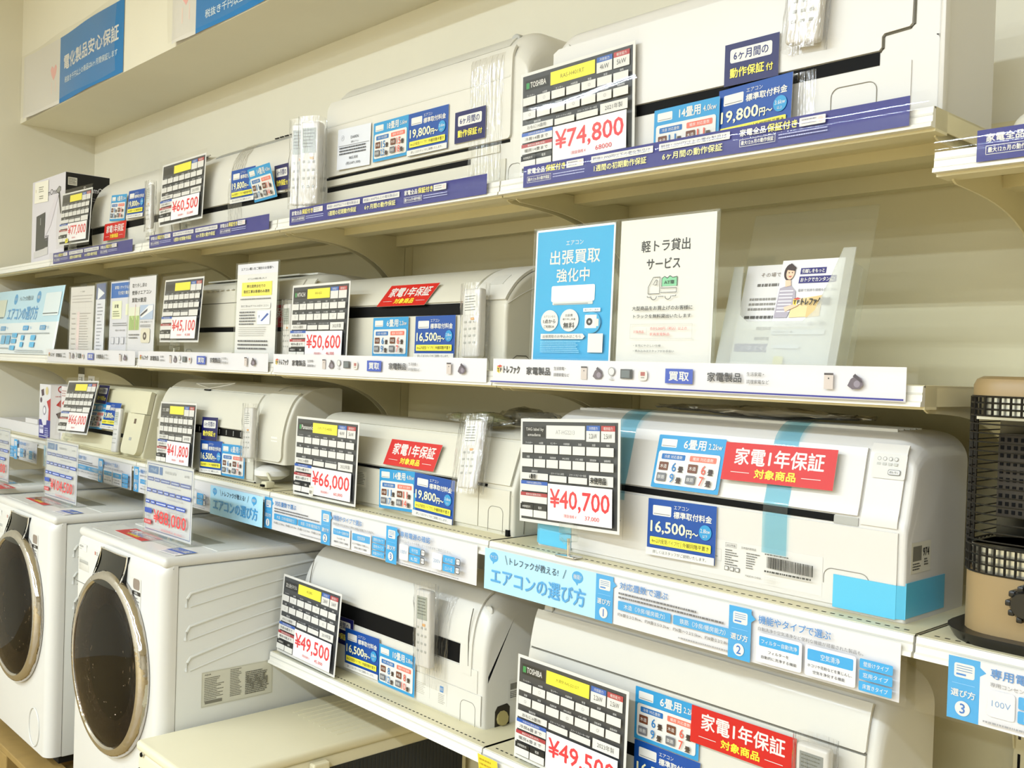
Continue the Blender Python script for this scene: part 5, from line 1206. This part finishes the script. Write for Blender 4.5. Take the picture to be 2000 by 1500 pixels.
    p = Print(56, 86, '#d2d0ca', t=.15, edge='#d2d0ca'); p.rect(6, 2, 48, 30, '#8a7c70', 8); p.rect(2, 34, 54, 44, '#17120f'); p.text('お願い', 16, 36, 40, 42, WHT); p.lines(6, 50, 44, 4, 8, 3.4, '#8a8680', .3); place(p.mesh('caution_sticker'), 'caution_sticker', t, (.152, -.0008, H-.16))
    b = MB(); b.lathe([(.046, -.0006), (.048, -.003), (.050, -.0006)], LGREY, (.185, 0, .075), 36, sz=1.25); b.build('filter_cap', t)
    # pressed ribs on the right side
    b = MB(); X = WWH
    for z0, z1, y0, y1 in ((H-.097, H-.045, .068, .56), (H-.182, H-.118, .068, .56), (H-.262, H-.19, .072, .56)):
        pts = [(X-.001, y0, z0-.034), (X-.001, y0+.004, z0-.012)]+[(X-.001, y0+.012+(y1-y0)*k/10, z0+(z1-z0)*math.sin(k/10*math.pi/2)) for k in range(11)]
        b.tube(pts, .0045, WSIDE, 8); b.tube([(q[0], q[1], q[2]-.034) for q in pts[2:]], .003, WSIDE, 8)
    b.build('side_ribs', t)
    p = Print(205, 92, '#cfcdbe', t=.2, edge='#cfcdbe'); p.frame(2, 2, 203, 90, '#8b897d', .5); p.text('AQUA', 8, 6, 26, 11, '#55534a', .1); p.lines(8, 16, 56, 14, 4.6, 2, '#6f6d62', .4); p.lines(80, 6, 34, 16, 4.6, 2, '#6f6d62', .3); p.lines(124, 20, 70, 13, 4.8, 2.6, '#55534a', .3); p.rect(10, 76, 58, 84, '#77756a')
    for k in range(8): p.rect(128+k*8, 30+(k % 3)*10, 133+k*8, 50+(k % 3)*10, '#77756a')
    place(p.mesh('rating_label'), 'rating_label', t, (X+.0008, .218, WZ0*0+.36), (0, 0, math.radians(90)))
    for sx in (-1, 1):
        for y0 in (.05, .56): MB().box(sx*.24-.025, sx*.24+.025, y0, y0+.05, -.030, 0, mat('foot_black', '#141414', .6)).build('foot', t, smooth=0)
    return t
washer(-2.7085, 'white front-loading washing machine nearest the camera with the 88,000 yen card')
washer(-3.512, 'white front-loading washing machine with the 104,500 yen card')
washer(-4.318, 'white front-loading washing machine at the left edge, mostly out of the photo')
WOODM = mat('pallet_wood', '#a98a4c', .7, noise=.45, nscale=14)
def dolly(x, label):
    t = thing('wooden_pallet', label, 'pallet', (x, 1.05, -1.5))
    for k in range(5): MB().box(-.33, .33, -.03+k*.155, .07+k*.155, .186, .207, WOODM, .003).build('plank', t, smooth=0)
    for s in (-1, 0, 1): MB().box(s*.28-.045, s*.28+.045, -.03, .69, 0, .186, WOODM, .004).build('bearer', t, smooth=0)
dolly(-2.745, 'wooden pallet under the nearest washing machine'); dolly(-3.512, 'wooden pallet under the washing machine with the 104,500 yen card'); dolly(-4.318, 'wooden pallet under the washing machine at the left edge')
def wash_art(price, sub):
    p = Print(290, 200, '#dad8de'); p.frame(6, 6, 284, 194, '#2d4a9a', 2)
    p.rect(12, 12, 78, 34, '#1f66a8'); p.text('ドラム式', 28, 18, 64, 28, '#cfe0ee'); p.rect(84, 12, 104, 34, '#2d6ab0'); p.lines(120, 20, 70, 1, 6, 7, '#b7b7bf', 0); p.line('2021年製', 268, 20, 7, '#8a8a94', al='r')
    for y, ws in ((44, (40, 34, 58, 52, 60)), (76, (30, 30, 34, 30, 34, 30, 52)), (108, (28, 28, 66, 48, 56))):
        x = 12
        for w_ in ws: p.rect(x, y, x+w_, y+11, '#2f4fa8', 1); p.lines(x+4, y+4, w_-8, 1, 4, 3.4, '#c9d2ea', 0); x += w_+6
        p.lines(140, y+17, 110, 1, 4, 3, '#b0b0b8', .3)
    p.rect(12, 132, 58, 146, '#2f4fa8'); p.lines(20, 152, 20, 1, 4, 4, '#9a9aa2', 0); p.rect(12, 164, 58, 177, '#c23a40'); p.text('税込価格', 18, 167, 52, 174, '#f0d8d8')
    p.text(price, 72, 132, 272, 172, PRICE, .8); p.text('（税抜価格￥ '+sub+'）', 120, 179, 250, 187, '#d8868a'); return p.mesh('price_sheet')
def wash_card(me, label, x, z):
    t = thing('price_card', label, 'price card', (x, 1.185, z), None, (math.radians(-1), 0, math.radians(1)))
    place(me, 'printed_sheet', t, (0, 0, .006))
    b = MB(); b.box(-.148, .148, .0012, .0032, .0, .21, ACRYL); b.box(-.148, .148, -.0045, -.0025, 0, .21, ACRYL); b.box(-.148, .148, -.05, .10, 0, .0022, ACRYL); b.build('acrylic_stand', t, smooth=0)
wash_card(wash_art('¥88,000', '80,000'), '88,000 yen price card standing on the nearest washing machine', -2.665, WZ1+.0018)
wash_card(wash_art('¥104,500', '95,000'), '104,500 yen price card standing on a washing machine', -3.518, WZ1+.0018)
wash_card(wash_art('¥99,000', '90,000'), 'washing machine price card cut off by the left edge of the photo', -4.24, WZ1+.0018)
def flat_leaf(c, label, x, y, wd, h, rz):
    p = Print(wd, h, '#efe9e6'); p.rect(0, 0, wd, h*.62 if c != RED else h, c); p.text('家電1年保証' if c == RED else 'あんしん保証', wd*.1, h*.14, wd*.9, h*.46, WHT, .6)
    if c == RED: p.text('対象商品', wd*.3, h*.62, wd*.7, h*.84, '#f7e23a', .4)
    else: p.lines(wd*.1, h*.7, wd*.8, 3, h*.09, h*.04, '#8a9ab8', .2)
    o = place(p.mesh('leaflet'), 'leaflet', None, (x, y, WZ1+.0020), (math.radians(-90), 0, math.radians(rz))); tag(o, label, 'leaflet'); return o

for wx, nm in ((-2.7085, 'the nearest washing machine'), (-3.512, 'the washing machine with the 104,500 yen card')):
    flat_leaf(RED, 'red warranty leaflet on top of '+nm, wx-.06, 1.118, 206, 62, -2)
    flat_leaf('#2a5cb4', 'blue and white leaflet on top of '+nm, wx+.235, 1.10, 92, 62, 4)
flat_leaf(RED, 'red warranty leaflet lying on the washing machine at the left edge', -4.06, 1.118, 206, 62, -2)

# ------------------------------------------------------------------ outdoor unit
OB = mat('outdoor_beige', '#e2dabb', .5, noise=.04, nscale=10)
t = thing('outdoor_unit', 'beige air conditioner outdoor unit with ribbed top on the floor at lower left', 'outdoor unit', (-2.232, 1.0, -1.5))
b = MB(); OH = .562; hw = .158
b.box(-hw, hw, .004, .80, .03, OH-.024, OB, .010, 3); b.build('case', t)
b = MB(); b.box(-hw-.005, hw+.005, 0, .806, OH-.026, OH, OB, .010, 4)
b.build('lid', t)
b = MB()
for k in range(9): x = -hw+.06+k*.026; b.tube([(x, .40, OH-.0005), (x, .78, OH-.0005)], .0022, OB, 6)
b.build('lid_ribs', t)
b = MB(); b.box(-.10, hw-.02, -.004, .006, .06, OH-.07, OB, .004); b.box(-.02, .02, -.008, .0, OH-.16, OH-.12, OB, .003)
for x, z in ((-.125, OH-.026), (-.135, OH-.066)): b.lathe([(0, -.003), (.005, -.003), (.006, 0)], DARK, (x, 0, z), 10)
b.build('service_cover', t)
b = MB(); b.box(hw-.004, hw+.002, .06, .78, .05, OH-.055, mat('coil_dark', '#101318', .5))
for k in range(60): b.box(hw+.0018, hw+.0028, .065+k*.0118, .067+k*.0118, .055, OH-.06, mat('coil_fin', '#20252c', .4))
b.build('rear_coil', t, smooth=0)
b = MB(); b.box(hw+.003, hw+.026, .292, .338, OH-.15, OH-.0285, OB, .004)
for k in range(7):
    for j in range(3): b.box(hw+.0255, hw+.0266, .297+j*.013, .306+j*.013, OH-.138+k*.013, OH-.131+k*.013, DARK)
    b.box(hw+.007, hw+.021, .2914, .2924, OH-.138+k*.013, OH-.131+k*.013, DARK)
b.build('sensor_cover', t, smooth=0)
for y in (.1, .62): MB().box(-hw, hw, y, y+.06, 0, .032, DARK).build('foot', t, smooth=0)
# yellow price ticket on the lowest shelf edge
p = Print(60, 40, '#f0d23a'); p.lines(4, 8, 40, 3, 10, 4, '#b89a20', .2)
sticker(p.mesh('price_ticket'), 'price_ticket', 'yellow price ticket on the lowest shelf edge at the photo bottom', 'price ticket', .04, -1.50, 1.358, -.812, 0, -8, 0)
